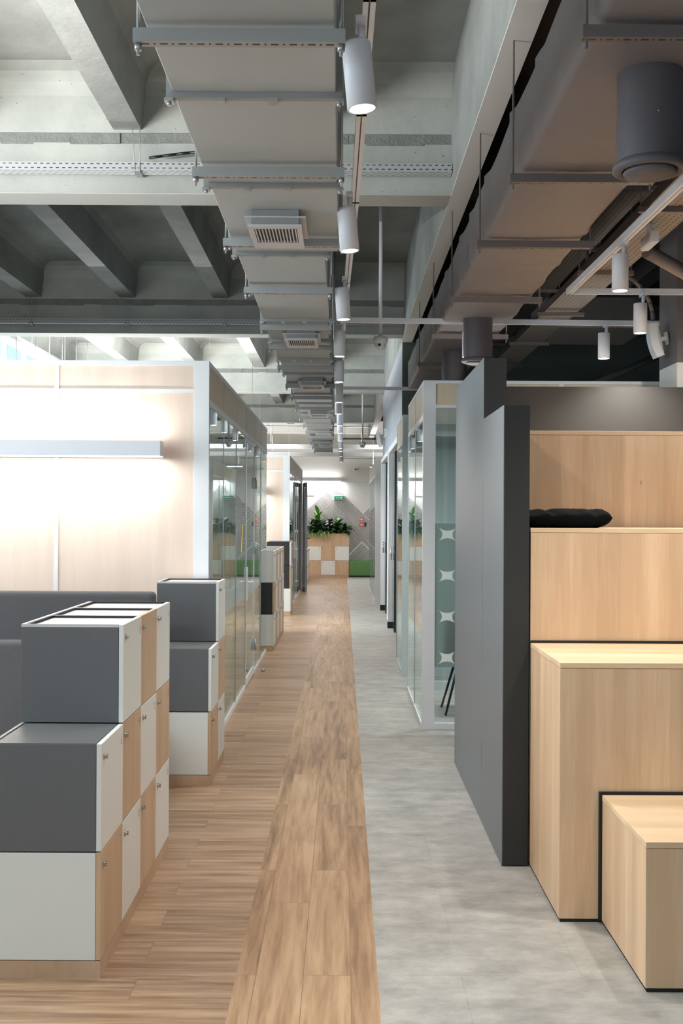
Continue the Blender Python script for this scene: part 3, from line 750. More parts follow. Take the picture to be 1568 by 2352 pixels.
box('end_wall', M_['whitewall'], t, XL+0.01, XG-0.06, 25.62, 25.68, 0, 2.8)
box('roof', M_['whitewall'], t, XL+0.01, XG-0.06, 19.56, 25.6, 2.70, 2.76)
# the open leaf of booth 2
leafo = thing('door', None, None); leafo.name = 'open_door_leaf'; leafo.parent = t
leafo.location = (XG+0.01, 25.50, 0.012); leafo.rotation_euler = (0, 0, math.radians(6.0))
M_['leafframe'] = plain('blue_grey_leaf', rgb(150, 160, 174), 0.4)
f = MB().box(0, 0.045, -0.98, -0.90, 0, 2.46).box(0, 0.045, -0.08, 0, 0, 2.46).box(0, 0.045, -0.9, -0.08, 0, 0.09).box(0, 0.045, -0.9, -0.08, 2.37, 2.46).build('door_frame', M_['leafframe'], leafo)
box('door_pane', M_['glass'], leafo, 0.018, 0.026, -0.9, -0.08, 0.09, 2.37)
MB().box(0.045, 0.052, -0.965, -0.925, 0.98, 1.32).path([(0.05, -0.945, 1.2), (0.10, -0.945, 1.2), (0.10, -0.82, 1.2)], 0.011).box(-0.007, 0, -0.965, -0.925, 0.98, 1.32).build('handle', M_['blackplastic'], leafo)

# right booths
def star(mb, cx, cz, w_, h_, y):
    pts = []
    cs = [(-1, 1), (1, 1), (1, -1), (-1, -1)]
    for i in range(4):
        a = cs[i]; b_ = cs[(i+1) % 4]
        mid = ((a[0]+b_[0])/2*-0.05, (a[1]+b_[1])/2*-0.10)
        for k in range(8):
            q = k/8
            x = (1-q)**2*a[0]+2*q*(1-q)*mid[0]*0.9+q*q*b_[0]; z = (1-q)**2*a[1]+2*q*(1-q)*mid[1]*0.9+q*q*b_[1]
            pts.append((cx+x*w_/2, cz+z*h_/2))
    n_ = len(pts); c0 = mb.bm.verts.new((cx, y, cz)); vs = [mb.bm.verts.new((p[0], y, p[1])) for p in pts]
    for i in range(n_): mb.bm.faces.new([c0, vs[i], vs[(i+1) % n_]])
XH = 0.645
t = thing('meeting_booth', 'white-framed glass booth behind the dark tall panel on the right', 'booth', (0, 0, 0))
side_glazing(t, XH, [8.775, 9.72, 10.70], 2.80, -1, wood='beige')
yb1 = 8.725
box('corner_post', M_['frame'], t, XH, XH+0.10, yb1, yb1+0.05, 0, 2.80)
box('end_post', M_['frame_grey'], t, XH, XH+0.05, 10.70, 10.745, 0, 2.80)
X2 = 3.9
fr = MB().box(XH+0.1, X2, yb1, yb1+0.05, 2.775, 2.80).box(XH+0.1, X2, yb1, yb1+0.05, 2.58, 2.605).box(XH+0.1, X2, yb1, yb1+0.05, 0, 0.05)
for x in (1.75, 2.8): fr.box(x-0.02, x+0.02, yb1, yb1+0.05, 0.05, 2.775)
fr.build('front_frame', M_['frame'], t)
for a, b_ in ((XH+0.1, 1.73), (1.77, 2.78), (2.82, X2)):
    box('wood_panel', M_['beige'], t, a, b_, yb1+0.012, yb1+0.04, 2.605, 2.775)
    box('pane', M_['glass'], t, a, b_, yb1+0.02, yb1+0.03, 0.05, 2.58)
fz = box('frosted_film', M_['frost'], t, XH+0.1, 1.73, yb1+0.0185, yb1+0.0192, 0.50, 1.655)
mb = MB()
for zc in (0.575, 0.905, 1.235, 1.565):
    for k in range(5):
        star(mb, 0.845+k*0.21, zc, 0.17, 0.13, yb1+0.0178)
mb.build('star_decals', M_['decal'], t, fix=False)
fr = MB().box(XH+0.05, X2, 10.70, 10.745, 2.5, 2.8).box(XH+0.05, X2, 10.70, 10.745, 0, 0.09)
for x in (1.75, 2.8, X2-0.04): fr.box(x-0.02, x+0.02, 10.70, 10.745, 0.09, 2.5)
fr.build('rear_frame', M_['frame_grey'], t)
box('rear_pane', M_['glass'], t, XH+0.05, X2, 10.715, 10.725, 0.09, 2.5)
box('roof', M_['whitewall'], t, XH+0.03, X2, 8.78, 10.7, 2.62, 2.70)
lamp_in = thing('ceiling_light', 'white linear ceiling light inside the right glass booth', 'light', (1.9, 9.7, 2.60))
box('fixture', M_['lamp'], lamp_in, -0.7, 0.7, -0.05, 0.05, -0.02, 0.018)
box('lens', M_['tube'], lamp_in, -0.69, 0.69, -0.04, 0.04, -0.025, -0.02)
l = bpy.data.lights.new('lamp_light', 'AREA'); l.shape = 'RECTANGLE'; l.size = 1.3; l.size_y = 0.08; l.energy = 45
o = bpy.data.objects.new('lamp_light', l); C.objects.link(o); o.parent = lamp_in; o.location = (0, 0, -0.03)
# booth R2
t = thing('meeting_booth', 'narrow pale blue framed booth between the right glass booth and the dark doors', 'booth', (0, 0, 0))
side_glazing(t, XH, [11.71, 12.85], 2.80, -1, wood='beige', frame='frame_grey')
box('corner_post', M_['frame_grey'], t, XH-0.003, XH+0.10, 11.66, 11.71, 0, 2.80)
box('end_wall', M_['frame_grey'], t, XH+0.1, X2, 11.66, 11.71, 0, 2.80)
box('end_wall', M_['frame_grey'], t, XH, X2, 12.85, 12.90, 0, 2.80)
# booth R3
t = thing('meeting_booth', 'white-framed glass booth at the far right next to the green pouf', 'booth', (0, 0, 0))
side_glazing(t, XH, [21.45, 22.6, 23.75, 24.9, 26.0], 2.80, -1, wood='beige')
box('corner_post', M_['frame'], t, XH, XH+0.11, 21.40, 21.45, 0, 2.80)
fr = MB().box(XH+0.11, X2, 21.4, 21.45, 2.77, 2.80).box(XH+0.11, X2, 21.4, 21.45, 2.48, 2.52).box(XH+0.11, X2, 21.4, 21.45, 0, 0.06).box(XH+0.14, XH+0.2, 21.4, 21.45, 0.06, 2.48).box(1.6, 1.66, 21.4, 21.45, 0.06, 2.77)
fr.build('front_frame', M_['frame'], t)
box('wood_panel', M_['beige'], t, XH+0.11, 1.6, 21.41, 21.44, 2.52, 2.77)
box('pane', M_['glass'], t, XH+0.2, 1.6, 21.42, 21.43, 0.06, 2.48)
box('end_wall', M_['whitewall'], t, 1.2, X2, 25.95, 26.0, 0, 2.8)
box('roof', M_['whitewall'], t, XH+0.05, X2, 21.45, 26.0, 2.70, 2.76)

# linear wall lamps
def wall_lamp(x0, x1, y, z0, z1, dep, label, up, down, lname='linear_wall_lamp'):
    t = thing(lname, label, 'wall lamp', ((x0+x1)/2, y, z0))
    L = (x1-x0)/2
    box('housing', M_['lamp'], t, -L, L, -dep, 0.0-0.05, 0.004, z1-z0, bev=0.002)
    box('lens', M_['tube'], t, -L+0.004, L-0.004, -dep+0.006, -0.056, 0.0, 0.0045)
    mbk = MB()
    for q in (-0.6, 0.0, 0.6): mbk.box(q*L-0.02, q*L+0.02, -0.05, 0.0, 0.03, z1-z0-0.03)
    mbk.build('bracket', M_['alu'], t)
    for (pw, sgn) in ((down, -1), (up, 1)):
        if pw <= 0: continue
        l = bpy.data.lights.new('lamp_light', 'AREA'); l.shape = 'RECTANGLE'; l.size = 2*L-0.02; l.size_y = 0.05; l.energy = pw; l.color = (1.0, 0.97, 0.95)
        o = bpy.data.objects.new('lamp_light', l); C.objects.link(o); o.parent = t
        o.location = (0, -dep/2-0.03, -0.004 if sgn < 0 else z1-z0+0.004); o.rotation_euler = (0 if sgn < 0 else PI, 0, 0)
wall_lamp(-3.6, -1.256, 7.69, 2.113, 2.222, 0.19, 'long pale grey linear lamp on the peach wall of the large booth', 15, 21)
wall_lamp(-3.2, -1.40, 19.5, 2.10, 2.22, 0.19, 'linear lamp on the peach wall of the second booth', 12, 24)
wall_lamp(-1.35, -0.045, YB, 2.71, 2.80, 0.2, 'white linear lamp on the striped end wall above the plants', 4, 30)

# unseen pendants added to brighten the ceiling cells, out of frame or behind booths
def pendant(x, y, z, L, up, down, label):
    t = thing('added_fill_pendant', label, 'added fill lamp', (x, y, z), 0, 'unseen pendants added to light the ceiling')
    box('housing', M_['lamp'], t, -L/2, L/2, -0.04, 0.04, 0, 0.07)
    box('lens', M_['tube'], t, -L/2+0.01, L/2-0.01, -0.03, 0.03, -0.004, 0.0)
    MB().tube((-L/2+0.1, 0, 0.07), (-L/2+0.1, 0, 4.7-z), 0.0015, n=6).tube((L/2-0.1, 0, 0.07), (L/2-0.1, 0, 4.7-z), 0.0015, n=6).build('cable', M_['alu'], t)
    for (pw, sgn) in ((down, -1), (up, 1)):
        if pw <= 0: continue
        l = bpy.data.lights.new('lamp_light', 'AREA'); l.shape = 'RECTANGLE'; l.size = L; l.size_y = 0.06; l.energy = pw; l.color = (1, 0.98, 0.95)
        o = bpy.data.objects.new('lamp_light', l); C.objects.link(o); o.parent = t
        o.location = (0, 0, -0.006 if sgn < 0 else 0.075); o.rotation_euler = (0 if sgn < 0 else PI, 0, 0)
pendant(-3.4, 4.4, 3.1, 2.2, 620, 40, 'added unseen pendant over the sofa, near the left windows')
pendant(-3.1, 16.3, 3.0, 2.4, 420, 60, 'added unseen pendant over the area between the booths')
pendant(-2.8, 22.3, 3.1, 2.4, 170, 0, 'added unseen pendant above the second booth')
pendant(-2.6, 28.4, 3.0, 2.6, 160, 90, 'added unseen pendant near the end wall at left')
pendant(1.9, 28.4, 3.0, 2.4, 120, 60, 'added unseen pendant near the end wall at right')

# ------------------------------------------------------------------ sofa
t = thing('high_back_sofa', 'dark grey felt high-back sofa behind the nearest lockers', 'sofa', (-2.6, 6.3, 0))
def rbox(mb, *a, bev): mb.box(*a, bev=bev); return mb
o = MB().box(-1.9, 1.42, 0.52, 0.66, 0.08, 1.222).build('back', M_['sofa'], t)
bv = o.modifiers.new('b', 'BEVEL'); bv.width = 0.03; bv.segments = 4
o = MB().box(-1.9, 1.42, -0.66, -0.52, 0.08, 1.045).build('back', M_['sofa'], t)
bv = o.modifiers.new('b', 'BEVEL'); bv.width = 0.02; bv.segments = 4
for k in range(3):
    o = MB().box(-1.88+k*1.1, -0.80+k*1.1, -0.50, 0.50, 0.15, 0.45).build('seat', M_['sofa'], t)
    bv = o.modifiers.new('b', 'BEVEL'); bv.width = 0.04; bv.segments = 4
for x in (-1.8, 1.3):
    for y in (-0.58, 0.58): MB().tube((x, y, 0), (x, y, 0.1), 0.02).build('leg', M_['blackplastic'], t)

# ------------------------------------------------------------------ dark partition and seating tiers
t = thing('dark_partition', 'tall stepped graphite partition panel beside the wooden seating tiers', 'partition')
mb = MB()
mb.prism([(5.316, 0.006), (7.553, 0.006), (7.553, 2.597), (6.086, 2.597), (6.086, 2.254), (5.316, 2.254)], 'x', 0.786, 0.7895)
mb.build('side_skin', M_['panel'], t)
mb = MB().prism([(5.3165, 0.006), (7.55, 0.006), (7.55, 2.596), (6.0865, 2.596), (6.0865, 2.253), (5.3165, 2.253)], 'x', 0.7895, 0.914)
mb.build('core', M_['panel_d'], t)
box('seam', M_['blackgap'], t, 0.7855, 0.7862, 6.09, 6.091, 0.90, 1.9)
box('seam', M_['blackgap'], t, 0.7855, 0.7862, 6.09, 6.091, 0.3, 0.45)
t = thing('dark_back_panel', 'dark matt panel behind the wooden tiers, lit by a pool of light', 'panel')
box('panel_board', M_['panel_d'], t, 0.9145, 4.2, 8.0, 8.04, 0.0, 2.668)
XE = 3.4
GRP = 'wooden seating tiers'
def tier(x0, y0, y1, z1, label, trim=True, name='seating_tier'):
    t = thing(name, label, 'seating tier', (x0, y0, 0), 0, GRP)
    W_ = XE-x0; D_ = y1-y0
    lid = 0.022
    box('plinth', M_['blackgap'], t, 0.006, W_, 0.006, D_-0.002, 0, 0.016)
    mb = MB().box(0.0, W_, 0.0, D_-0.012, 0.016, z1-lid-0.002, bev=0.0008)
    mb.build('body', M_['tier'], t)
    box('shadow_gap', M_['tier_edge'], t, 0.003, W_, 0.003, D_-0.012, z1-lid-0.002, z1-lid)
    box('lid', M_['tier_top'], t, -0.001, W_, -0.001, D_-0.012, z1-lid, z1, bev=0.001)
    box('black_trim', M_['blackgap'], t, -0.001, W_, D_-0.012, D_, 0.016, z1+0.012 if trim else z1-0.03)
    return t
M_['tier_top'] = wood('maple_tier_top', rgb(230, 202, 168), rgb(216, 184, 148), (0.6, 8, 8), knots=True, plank=0.10)
t1 = tier(1.097, 3.91, 4.585, 0.541, 'lowest wooden seating tier, nearest the camera at the right edge')
box('hatch', M_['tier'], t1, 0.205, 0.6, -0.0035, -0.001, 0.19, 0.32)
box('hatch_gap', M_['blackgap'], t1, 0.203, 0.602, -0.0015, -0.0005, 0.188, 0.322)
box('black_trim', M_['blackgap'], t1, -0.012, -0.001, 0.655, 0.675, 0.016, 0.553)
tier(0.921, 4.585, 5.31, 1.094, 'second wooden seating tier with open flat top')
tier(0.921, 5.31, 6.04, 1.654, 'third wooden seating tier carrying the black cushion', trim=False)
t4 = tier(0.921, 6.04, 7.99, 2.187, 'topmost wooden seating tier below the dark back panel', trim=False)

# cushion
t = thing('cushion', 'black crumpled seat cushion lying on the third seating tier', 'cushion', (1.125, 5.62, 1.6545))
mb = MB(); nu, nv = 44, 30; a_, b_ = 0.235, 0.22
def cz(u, v):
    e = max(0.0, (1-abs(u)**(8 if u > 0 else 3.5)))*max(0.0, (1-abs(v)**3.5))
    w1 = 1-0.22*math.exp(-((u+0.33)/0.06)**2)-0.20*math.exp(-((u-0.62)/0.05)**2)
    return (e**0.5)*w1
rows_t = []; rows_b = []
for i in range(nu+1):
    u = -1+2*i/nu; rt = []; rb = []
    for j in range(nv+1):
        v = -1+2*j/nv; h_ = cz(u, v)
        wr = 0.004*math.sin(14*u+5*v)*h_+0.003*math.sin(31*v-9*u)*h_
        zc = 0.040+(0.012 if u > 0.6 else 0.0)*(u-0.6)*2
        top = zc+0.052*h_+wr; bot = max(0.0, zc-0.046*h_) if h_ > 0.25 else zc-0.046*h_
        x = u*a_*(1-0.06*v*v); y = v*b_*(1-0.06*u*u)
        rt.append(mb.bm.verts.new((x, y, top))); rb.append(mb.bm.verts.new((x, y, bot)) if 0 < i < nu and 0 < j < nv else rt[-1])
    rows_t.append(rt); rows_b.append(rb)
for i in range(nu):
    for j in range(nv):
        f = mb.bm.faces.new([rows_t[i][j], rows_t[i+1][j], rows_t[i+1][j+1], rows_t[i][j+1]]); f.smooth = True
        try:
            f = mb.bm.faces.new([rows_b[i][j], rows_b[i][j+1], rows_b[i+1][j+1], rows_b[i+1][j]]); f.smooth = True
        except ValueError: pass
mb.build('cushion_body', M_['pillow'], t)

# chair in the right booth
t = thing('shell_chair', 'black shell chair with slanted legs behind the star-decal glass', 'chair', (1.13, 9.55, 0))
mb = MB(); pr = None
nn = 14
for i in range(nn+1):
    q = i/nn; row = []
    # profile from seat front to back top (y forward = toward camera)
    if q < 0.5: yy = -0.22+q*2*0.42; zz = 0.45-0.02*math.sin(q*2*PI)
    else:
        s_ = (q-0.5)*2; yy = 0.20+0.09*math.sin(s_*PI/2); zz = 0.45+0.38*s_
    wd = 0.23-0.04*abs(q-0.5)*2
    for j in range(9):
        x = -1+j/4.0
        row.append(mb.bm.verts.new((x*wd, yy-0.05*x*x*(1 if q > 0.5 else 0), zz+0.03*x*x*(1 if q < 0.5 else 0))))
    if pr:
        for j in range(8):
            f = mb.bm.faces.new([pr[j], pr[j+1], row[j+1], row[j]]); f.smooth = True
    pr = row
o = mb.build('shell', M_['blackplastic'], t); sm = o.modifiers.new('s', 'SOLIDIFY'); sm.thickness = 0.012
for sx, sy in ((-1, -1), (1, -1), (-1, 1), (1, 1)):
    MB().tube((sx*0.12, sy*0.12, 0.43), (sx*0.235, sy*0.2, 0.0), 0.012, 0.010, n=10).build('leg', M_['blackplastic'], t)

# green pouf
t = thing('pouf', 'green velvet pouf against the striped wall beside the planter', 'pouf', (0.20, 30.55, 0))
box('base', M_['blackplastic'], t, 0.02, 1.0, 0.02, 0.48, 0, 0.03)
o = MB().box(0, 1.02, 0, 0.50, 0.03, 0.46).build('cover', M_['green'], t, smooth=True)
bv = o.modifiers.new('b', 'BEVEL'); bv.width = 0.045; bv.segments = 5
MB().box(0.035, 0.985, -0.0, 0.003, 0.415, 0.419).build('seam', M_['green'], t)

# ------------------------------------------------------------------ wall signs and devices at the far end
t = thing('exit_sign', 'green direction sign with white arrow on the striped wall', 'sign', (-0.245, YB-0.06, 2.175))
box('case', M_['plastic'], t, 0, 0.30, 0, 0.058, 0, 0.125, bev=0.004)
box('green_face', M_['signgreen'], t, 0.012, 0.288, -0.002, 0, 0.014, 0.111)
MB().poly([(0.06, -0.003, 0.055), (0.21, -0.003, 0.055), (0.21, -0.003, 0.070), (0.06, -0.003, 0.070)]).poly([(0.20, -0.003, 0.030), (0.25, -0.003, 0.0625), (0.20, -0.003, 0.095), (0.215, -0.003, 0.0625)]).build('arrow', M_['plastic'], t, fix=False)
def fire_sign(z, label, ring):
    t = thing('fire_sign', label, 'sign', (0.50, YB-0.012, z), 0, 'red fire signs on the striped wall')
    box('plate', M_['signred'], t, 0, 0.105, 0, 0.01, 0, 0.105)
    mb = MB()
    if ring:
        for k in range(20):
            a = 2*PI*k/20; b2 = 2*PI*(k+1)/20
            mb.poly([(0.052+r*math.cos(q), -0.002, 0.052+r*math.sin(q)) for r, q in ((0.04, a), (0.04, b2), (0.028, b2), (0.028, a))])
        mb.poly([(0.04, -0.002, 0.04), (0.065, -0.002, 0.04), (0.065, -0.002, 0.065), (0.04, -0.002, 0.065)])
    else:
        mb.poly([(0.015, -0.002, 0.03), (0.09, -0.002, 0.03), (0.09, -0.002, 0.055), (0.015, -0.002, 0.055)])
        mb.poly([(0.02, -0.002, 0.07), (0.085, -0.002, 0.07), (0.085, -0.002, 0.08), (0.02, -0.002, 0.08)])
    mb.build('pictogram', M_['plastic'], t, fix=False)
fire_sign(1.575, 'red square fire sign with round symbol, upper of the two', True)
fire_sign(1.425, 'red square fire sign with bars, lower of the two', False)
t = thing('wall_handset', 'small black handset on the striped wall beside the fire signs', 'handset', (0.635, YB-0.03, 1.42))
MB().box(0, 0.045, 0, 0.03, 0, 0.13, bev=0.006).tube((0.022, -0.002, 0.03), (0.022, -0.012, 0.03), 0.012).build('case', M_['blackplastic'], t)
t = thing('air_vent', 'pale rectangular vent plate high on the end wall at left', 'vent', (-1.1, YB-0.012, 2.30))
box('plate', M_['lidgrey'], t, 0, 0.30, 0, 0.012, 0, 0.09)
t = thing('bullet_camera', 'white bullet camera on the white end wall', 'camera', (0.42, YB, 3.06))
MB().tube((0, 0, 0), (0, -0.05, 0), 0.04, n=20).tube((0, -0.05, 0), (-0.05, -0.17, -0.01), 0.035, n=20).build('housing', M_['plastic'], t)
MB().tube((-0.05, -0.17, -0.01), (-0.052, -0.175, -0.0105), 0.026, n=20).build('lens', M_['blackplastic'], t)

# speakers
def wall_speaker(loc, rz, sc, label):
    t = thing('wall_speaker', label, 'speaker', loc, rz, 'white wall speakers')
    t.scale = (sc, sc, sc)
    pts = []
    for k in range(9):
        a = -0.55+1.1*k/8; pts.append((-0.14-0.04*math.cos(a*2.2), 0.17*math.sin(a)/math.sin(0.55)))
    pts2 = [(p[0]+0.075, p[1]*0.93) for p in pts][::-1]
    MB().prism([(p[0], p[1]) for p in pts+pts2], 'y', -0.07, 0.07).build('cabinet', M_['plastic'], t)
    box('grille', M_['lidgrey'], t, -0.112, -0.075, -0.062, 0.062, -0.14, 0.14, bev=0.008)
    MB().box(-0.075, 0, -0.02, 0.02, -0.02, 0.02).box(-0.012, 0, -0.04, 0.04, -0.06, 0.06).build('bracket', M_['alu'], t)
    t.rotation_euler = (0, math.radians(-12), rz)
wall_speaker((0.745, 19.4, 3.10), 0, 0.8, 'white curved wall speaker high on the blue-grey corridor wall')
wall_speaker((2.455, 8.25, 3.07), 0, 0.78, 'white curved wall speaker on the grey column at right')
t = thing('exit_sign', 'small green lit exit sign on the blue-grey corridor wall', 'sign', (0.70, 18.3, 3.05))
box('case', M_['plastic'], t, 0.0, 0.045, 0, 0.25, 0, 0.14)
box('green_face', M_['signgreen'], t, -0.002, 0, 0.02, 0.23, 0.02, 0.12)

# structural column at right
o = struct('trim_40', MB().box(2.470, 2.92, 8.05, 8.50, 0, 2.858), M_['whitewall'])
o = struct('trim_41', MB().box(2.468, 2.922, 8.048, 8.502, 2.858, ZS), plain('taupe_column', rgb(96, 94, 98), 0.7))

# ------------------------------------------------------------------ ceiling services
# duct above the corridor
ZD = 3.20
t = thing('air_duct', 'long pale grey rectangular air duct along the corridor ceiling', 'duct')
secs = [(1.0, 6.14, -0.030), (6.14, 8.3, -0.105), (8.3, 12.2, -0.122), (12.2, 16.5, -0.15), (16.5, 21.0, -0.19), (21.0, 25.2, -0.25)]
XD0 = -0.607
for (a, b_, xr) in secs:
    box('duct_section', M_['duct'], t, XD0+(0 if a < 12 else 0.01), xr, a, b_, ZD, ZD+0.32, bev=0.004)
fl = [1.6, 2.75, 3.85, 4.89, 5.93, 6.16, 7.2, 8.25, 9.2, 10.3, 11.35, 12.15, 13.2, 14.3, 15.6, 16.5, 17.9, 19.2, 20.4, 21.0, 22.2, 23.4, 24.6]
def xr_at(y):
    for a, b_, x in secs:
        if a <= y <= b_: return x
    return -0.2
for y in fl:
    x1 = xr_at(y-0.02)
    f = MB().box(XD0-0.022, x1+0.022, y-0.014, y+0.014, ZD-0.022, ZD-0.0005).box(XD0-0.022, XD0-0.0005, y-0.014, y+0.014, ZD-0.0005, ZD+0.34).box(x1+0.0005, x1+0.022, y-0.014, y+0.014, ZD-0.0005, ZD+0.34)
    f.build('flange', M_['strut'], t)
    if y < 14:
        for q in (0.3, 0.62):
            xx = XD0+(x1-XD0)*q; box('clamp', M_['alu'], t, xx-0.014, xx+0.014, y-0.02, y+0.02, ZD-0.034, ZD-0.0225)
        for xx in (XD0-0.012, x1+0.012): MB().box(xx-0.016, xx+0.016, y-0.02, y+0.02, ZD-0.034, ZD-0.0225).tube((xx, y, ZD-0.045), (xx, y, ZD-0.03), 0.008, n=8).build('clamp', M_['alu'], t)
sts = [0.9, 2.1, 3.30, 4.60, 5.78, 7.0, 8.38, 9.35, 10.6, 12.1, 13.3, 14.6, 16.0, 17.4, 18.7, 20.0, 21.4, 22.8, 24.2]
OR_ = ['first', 'second', 'third', 'fourth', 'fifth', 'sixth', 'seventh', 'eighth', 'ninth', 'tenth', 'eleventh', 'twelfth', 'thirteenth', 'fourteenth', 'fifteenth', 'sixteenth', 'seventeenth', 'eighteenth', 'nineteenth']
for k, y in enumerate(s for s in sts if s > 2.5):
    x1 = xr_at(y)
    h = thing('duct_hanger', 'slotted strut hanger under the corridor duct, %s in view from the camera' % OR_[k], 'hanger', (0, y, 0), 0, 'strut hangers of the corridor duct')
    xa, xb = XD0-0.032, x1+0.032
    box('strut', M_['perf_strut'], h, xa, xb, -0.021, 0.021, ZD-0.065, ZD-0.0245)
    for xx in (xa+0.013, xb-0.013):
        MB().tube((xx, 0, ZD-0.10), (xx, 0, ZS-0.02 if not any(b-0.05 < y < b+0.35 for b in BY) else 3.9), 0.005, n=8).tube((xx, 0, ZD-0.085), (xx, 0, ZD-0.066), 0.012, n=6).build('threaded_rod', M_['alu'], h)
# diffusers
for k, y in enumerate((5.30, 8.68, 11.76, 15.06, 18.66, 21.7)):
    d = thing('air_diffuser', 'grey slatted air diffuser under the corridor duct, %s from the camera' % OR_[k], 'diffuser', (-0.335, y, 0), 0, 'diffusers under the corridor duct')
    zt = ZD-0.001
    box('neck', M_['strut'], d, -0.115, 0.115, 0.0, 0.36, zt-0.075, zt)
    box('collar', M_['lidgrey'], d, -0.15, 0.15, -0.012, 0.40, zt-0.042, zt-0.036)
    g = MB().box(-0.13, -0.105, -0.01, 0.42, zt-0.088, zt-0.075).box(0.105, 0.13, -0.01, 0.42, zt-0.088, zt-0.075).box(-0.105, 0.105, -0.01, 0.03, zt-0.088, zt-0.075).box(-0.105, 0.105, 0.30, 0.42, zt-0.088, zt-0.075)
    g.build('grille_frame', M_['lidgrey'], d)
    box('backing', M_['blackplastic'], d, -0.105, 0.105, 0.03, 0.30, zt-0.0758, zt-0.0751)
    g = MB()
    for q in range(13):
        xx = -0.098+q*0.0163; g.box(xx-0.003, xx+0.003, 0.03, 0.30, zt-0.087, zt-0.078)
    g.build('slats', M_['lidgrey'], d)

# cross trays in front of the beams
def cross_tray(y, z, x0, x1, label, hang=()):
    t = thing('cable_tray', label, 'cable tray', (0, y, z), 0, 'perforated cable trays along the ceiling beams')
    box('tray_side', M_['perf_x'], t, x0, x1, -0.002, 0.0, 0, 0.055)
    box('tray_side', M_['perf_x'], t, x0, x1, 0.10, 0.102, 0, 0.055)
    box('tray_bottom', M_['perf_xy'], t, x0, x1, 0.0, 0.10, 0.0, 0.002)
    for xx in hang:
        MB().tube((xx, -0.006, -0.03), (xx-0.02, -0.006, 4.32-z), 0.003, n=6).tube((xx+0.03, -0.006, -0.02), (xx+0.03, -0.006, 4.32-z), 0.003, n=6).box(xx-0.01, xx+0.035, -0.02, 0.11, -0.012, -0.002).build('wire_hanger', M_['strut'], t)
cross_tray(7.30, 4.02, XL+0.02, 0.725, 'pale perforated cable tray along the nearest ceiling beam', (-1.40, -2.6))
cross_tray(13.0, 4.00, XL+0.02, 0.725, 'perforated cable tray along the second ceiling beam', (-3.75, -2.6, -1.43))
t = thing('black_cable', 'black cable hanging between the nearest tray and the duct', 'cable')
pts = [(-1.3+0.09*k, 7.26, 4.09+0.03*math.sin(k/9*PI*0.9)+0.012*k/3) for k in range(9)]
MB().path(pts, 0.010).build('cable_run', M_['blackplastic'], t)
for k, (yy, zz, nm) in enumerate(((28.8, 3.50, 'upper'), (29.4, 3.33, 'lower'))):
    t = thing('cable_tray', 'white perforated cable tray across the far end, %s one' % nm, 'cable tray', (0, yy, zz), 0, 'white trays at the far end')
    box('tray_side', M_['perf_x'], t, XL+0.02, 3.0, -0.002, 0, 0, 0.11)
    box('tray_bottom', M_['perf_xy'], t, XL+0.02, 3.0, 0, 0.16, 0, 0.002)
    for xx in (-1.9, 0.5): MB().tube((xx, 0.05, 0), (xx, 0.05, ZS-zz), 0.004, n=6).build('rod', M_['lamp'], t)
for k, (yy, zz, x0, x1) in enumerate(((24.0, 3.42, -0.05, 0.85), (29.9, 3.30, -0.04, 0.9), (28.0, 4.02, -2.0, 0.72))):
    t = thing('ceiling_pipe', 'thin grey pipe crossing the ceiling at the far end, %s of three' % OR_[k], 'pipe', (0, yy, zz), 0, 'thin pipes at the far end')
    MB().tube((x0, 0, 0), (x1, 0, 0), 0.018, n=10).build('pipe_run', M_['strut'], t)
    MB().tube((x0+0.1, 0, 0), (x0+0.1, 0, ZS-zz), 0.003, n=6).build('rod', M_['strut'], t)

# wrapped duct on the right
ZR = 3.305
t = thing('wrapped_duct', 'taupe insulated air duct with bulging joints above the wooden tiers', 'duct')
XA, XB = 0.812, 1.372
mb = MB(); ny = 180; y0, y1 = 1.2, 13.6
joints = [1.9, 2.9, 3.55, 4.55, 5.2, 6.15, 6.9, 7.5, 8.6, 9.7, 10.8, 11.9]
def bul(y):
    s = 0
    for j in joints: s += 0.020*math.exp(-((y-j)/0.05)**2)
    return s+0.004*math.sin(y*5.1)
prev = None
for i in range(ny+1):
    y = y0+(y1-y0)*i/ny; b_ = bul(y)
    hw = 0.03
    P = [(XA-b_, ZR+hw), (XA-b_*0.6+hw*0.3, ZR+hw*0.3-b_*0.3), (XA+hw, ZR-b_*0.5), ((XA+XB)/2, ZR-b_*0.5-0.004), (XB-hw, ZR-b_*0.5), (XB+b_*0.6-hw*0.3, ZR+hw*0.3-b_*0.3), (XB+b_, ZR+hw),
         (XB+b_, ZR+0.33), (XB-hw, ZR+0.36+b_), (XA+hw, ZR+0.36+b_), (XA-b_, ZR+0.33)]
    row = [mb.bm.verts.new((p[0], y, p[1])) for p in P]
    if prev:
        for k in range(len(P)):
            f = mb.bm.faces.new([prev[k], prev[(k+1) % len(P)], row[(k+1) % len(P)], row[k]]); f.smooth = True
    prev = row
mb.bm.faces.new(prev)
mb.build('insulated_run', M_['wrap'], t)
for k, y in enumerate((3.50, 5.01, 6.22, 7.81, 9.4, 11.1)):
    h = thing('duct_hanger', 'dark slotted hanger under the wrapped duct, %s from the camera' % OR_[k], 'hanger', (0, y, 0), 0, 'hangers of the wrapped duct')
    box('strut', M_['perf_strutd'], h, XA-0.05, XB+0.05, -0.02, 0.02, ZR-0.062, ZR-0.022)
    for xx in (XA-0.035, XB+0.035): MB().tube((xx, 0, ZR-0.09), (xx, 0, ZS-0.03 if not any(b-0.05 < y < b+0.35 for b in BY) else 3.95), 0.005, n=8).build('threaded_rod', M_['strut_d'], h)
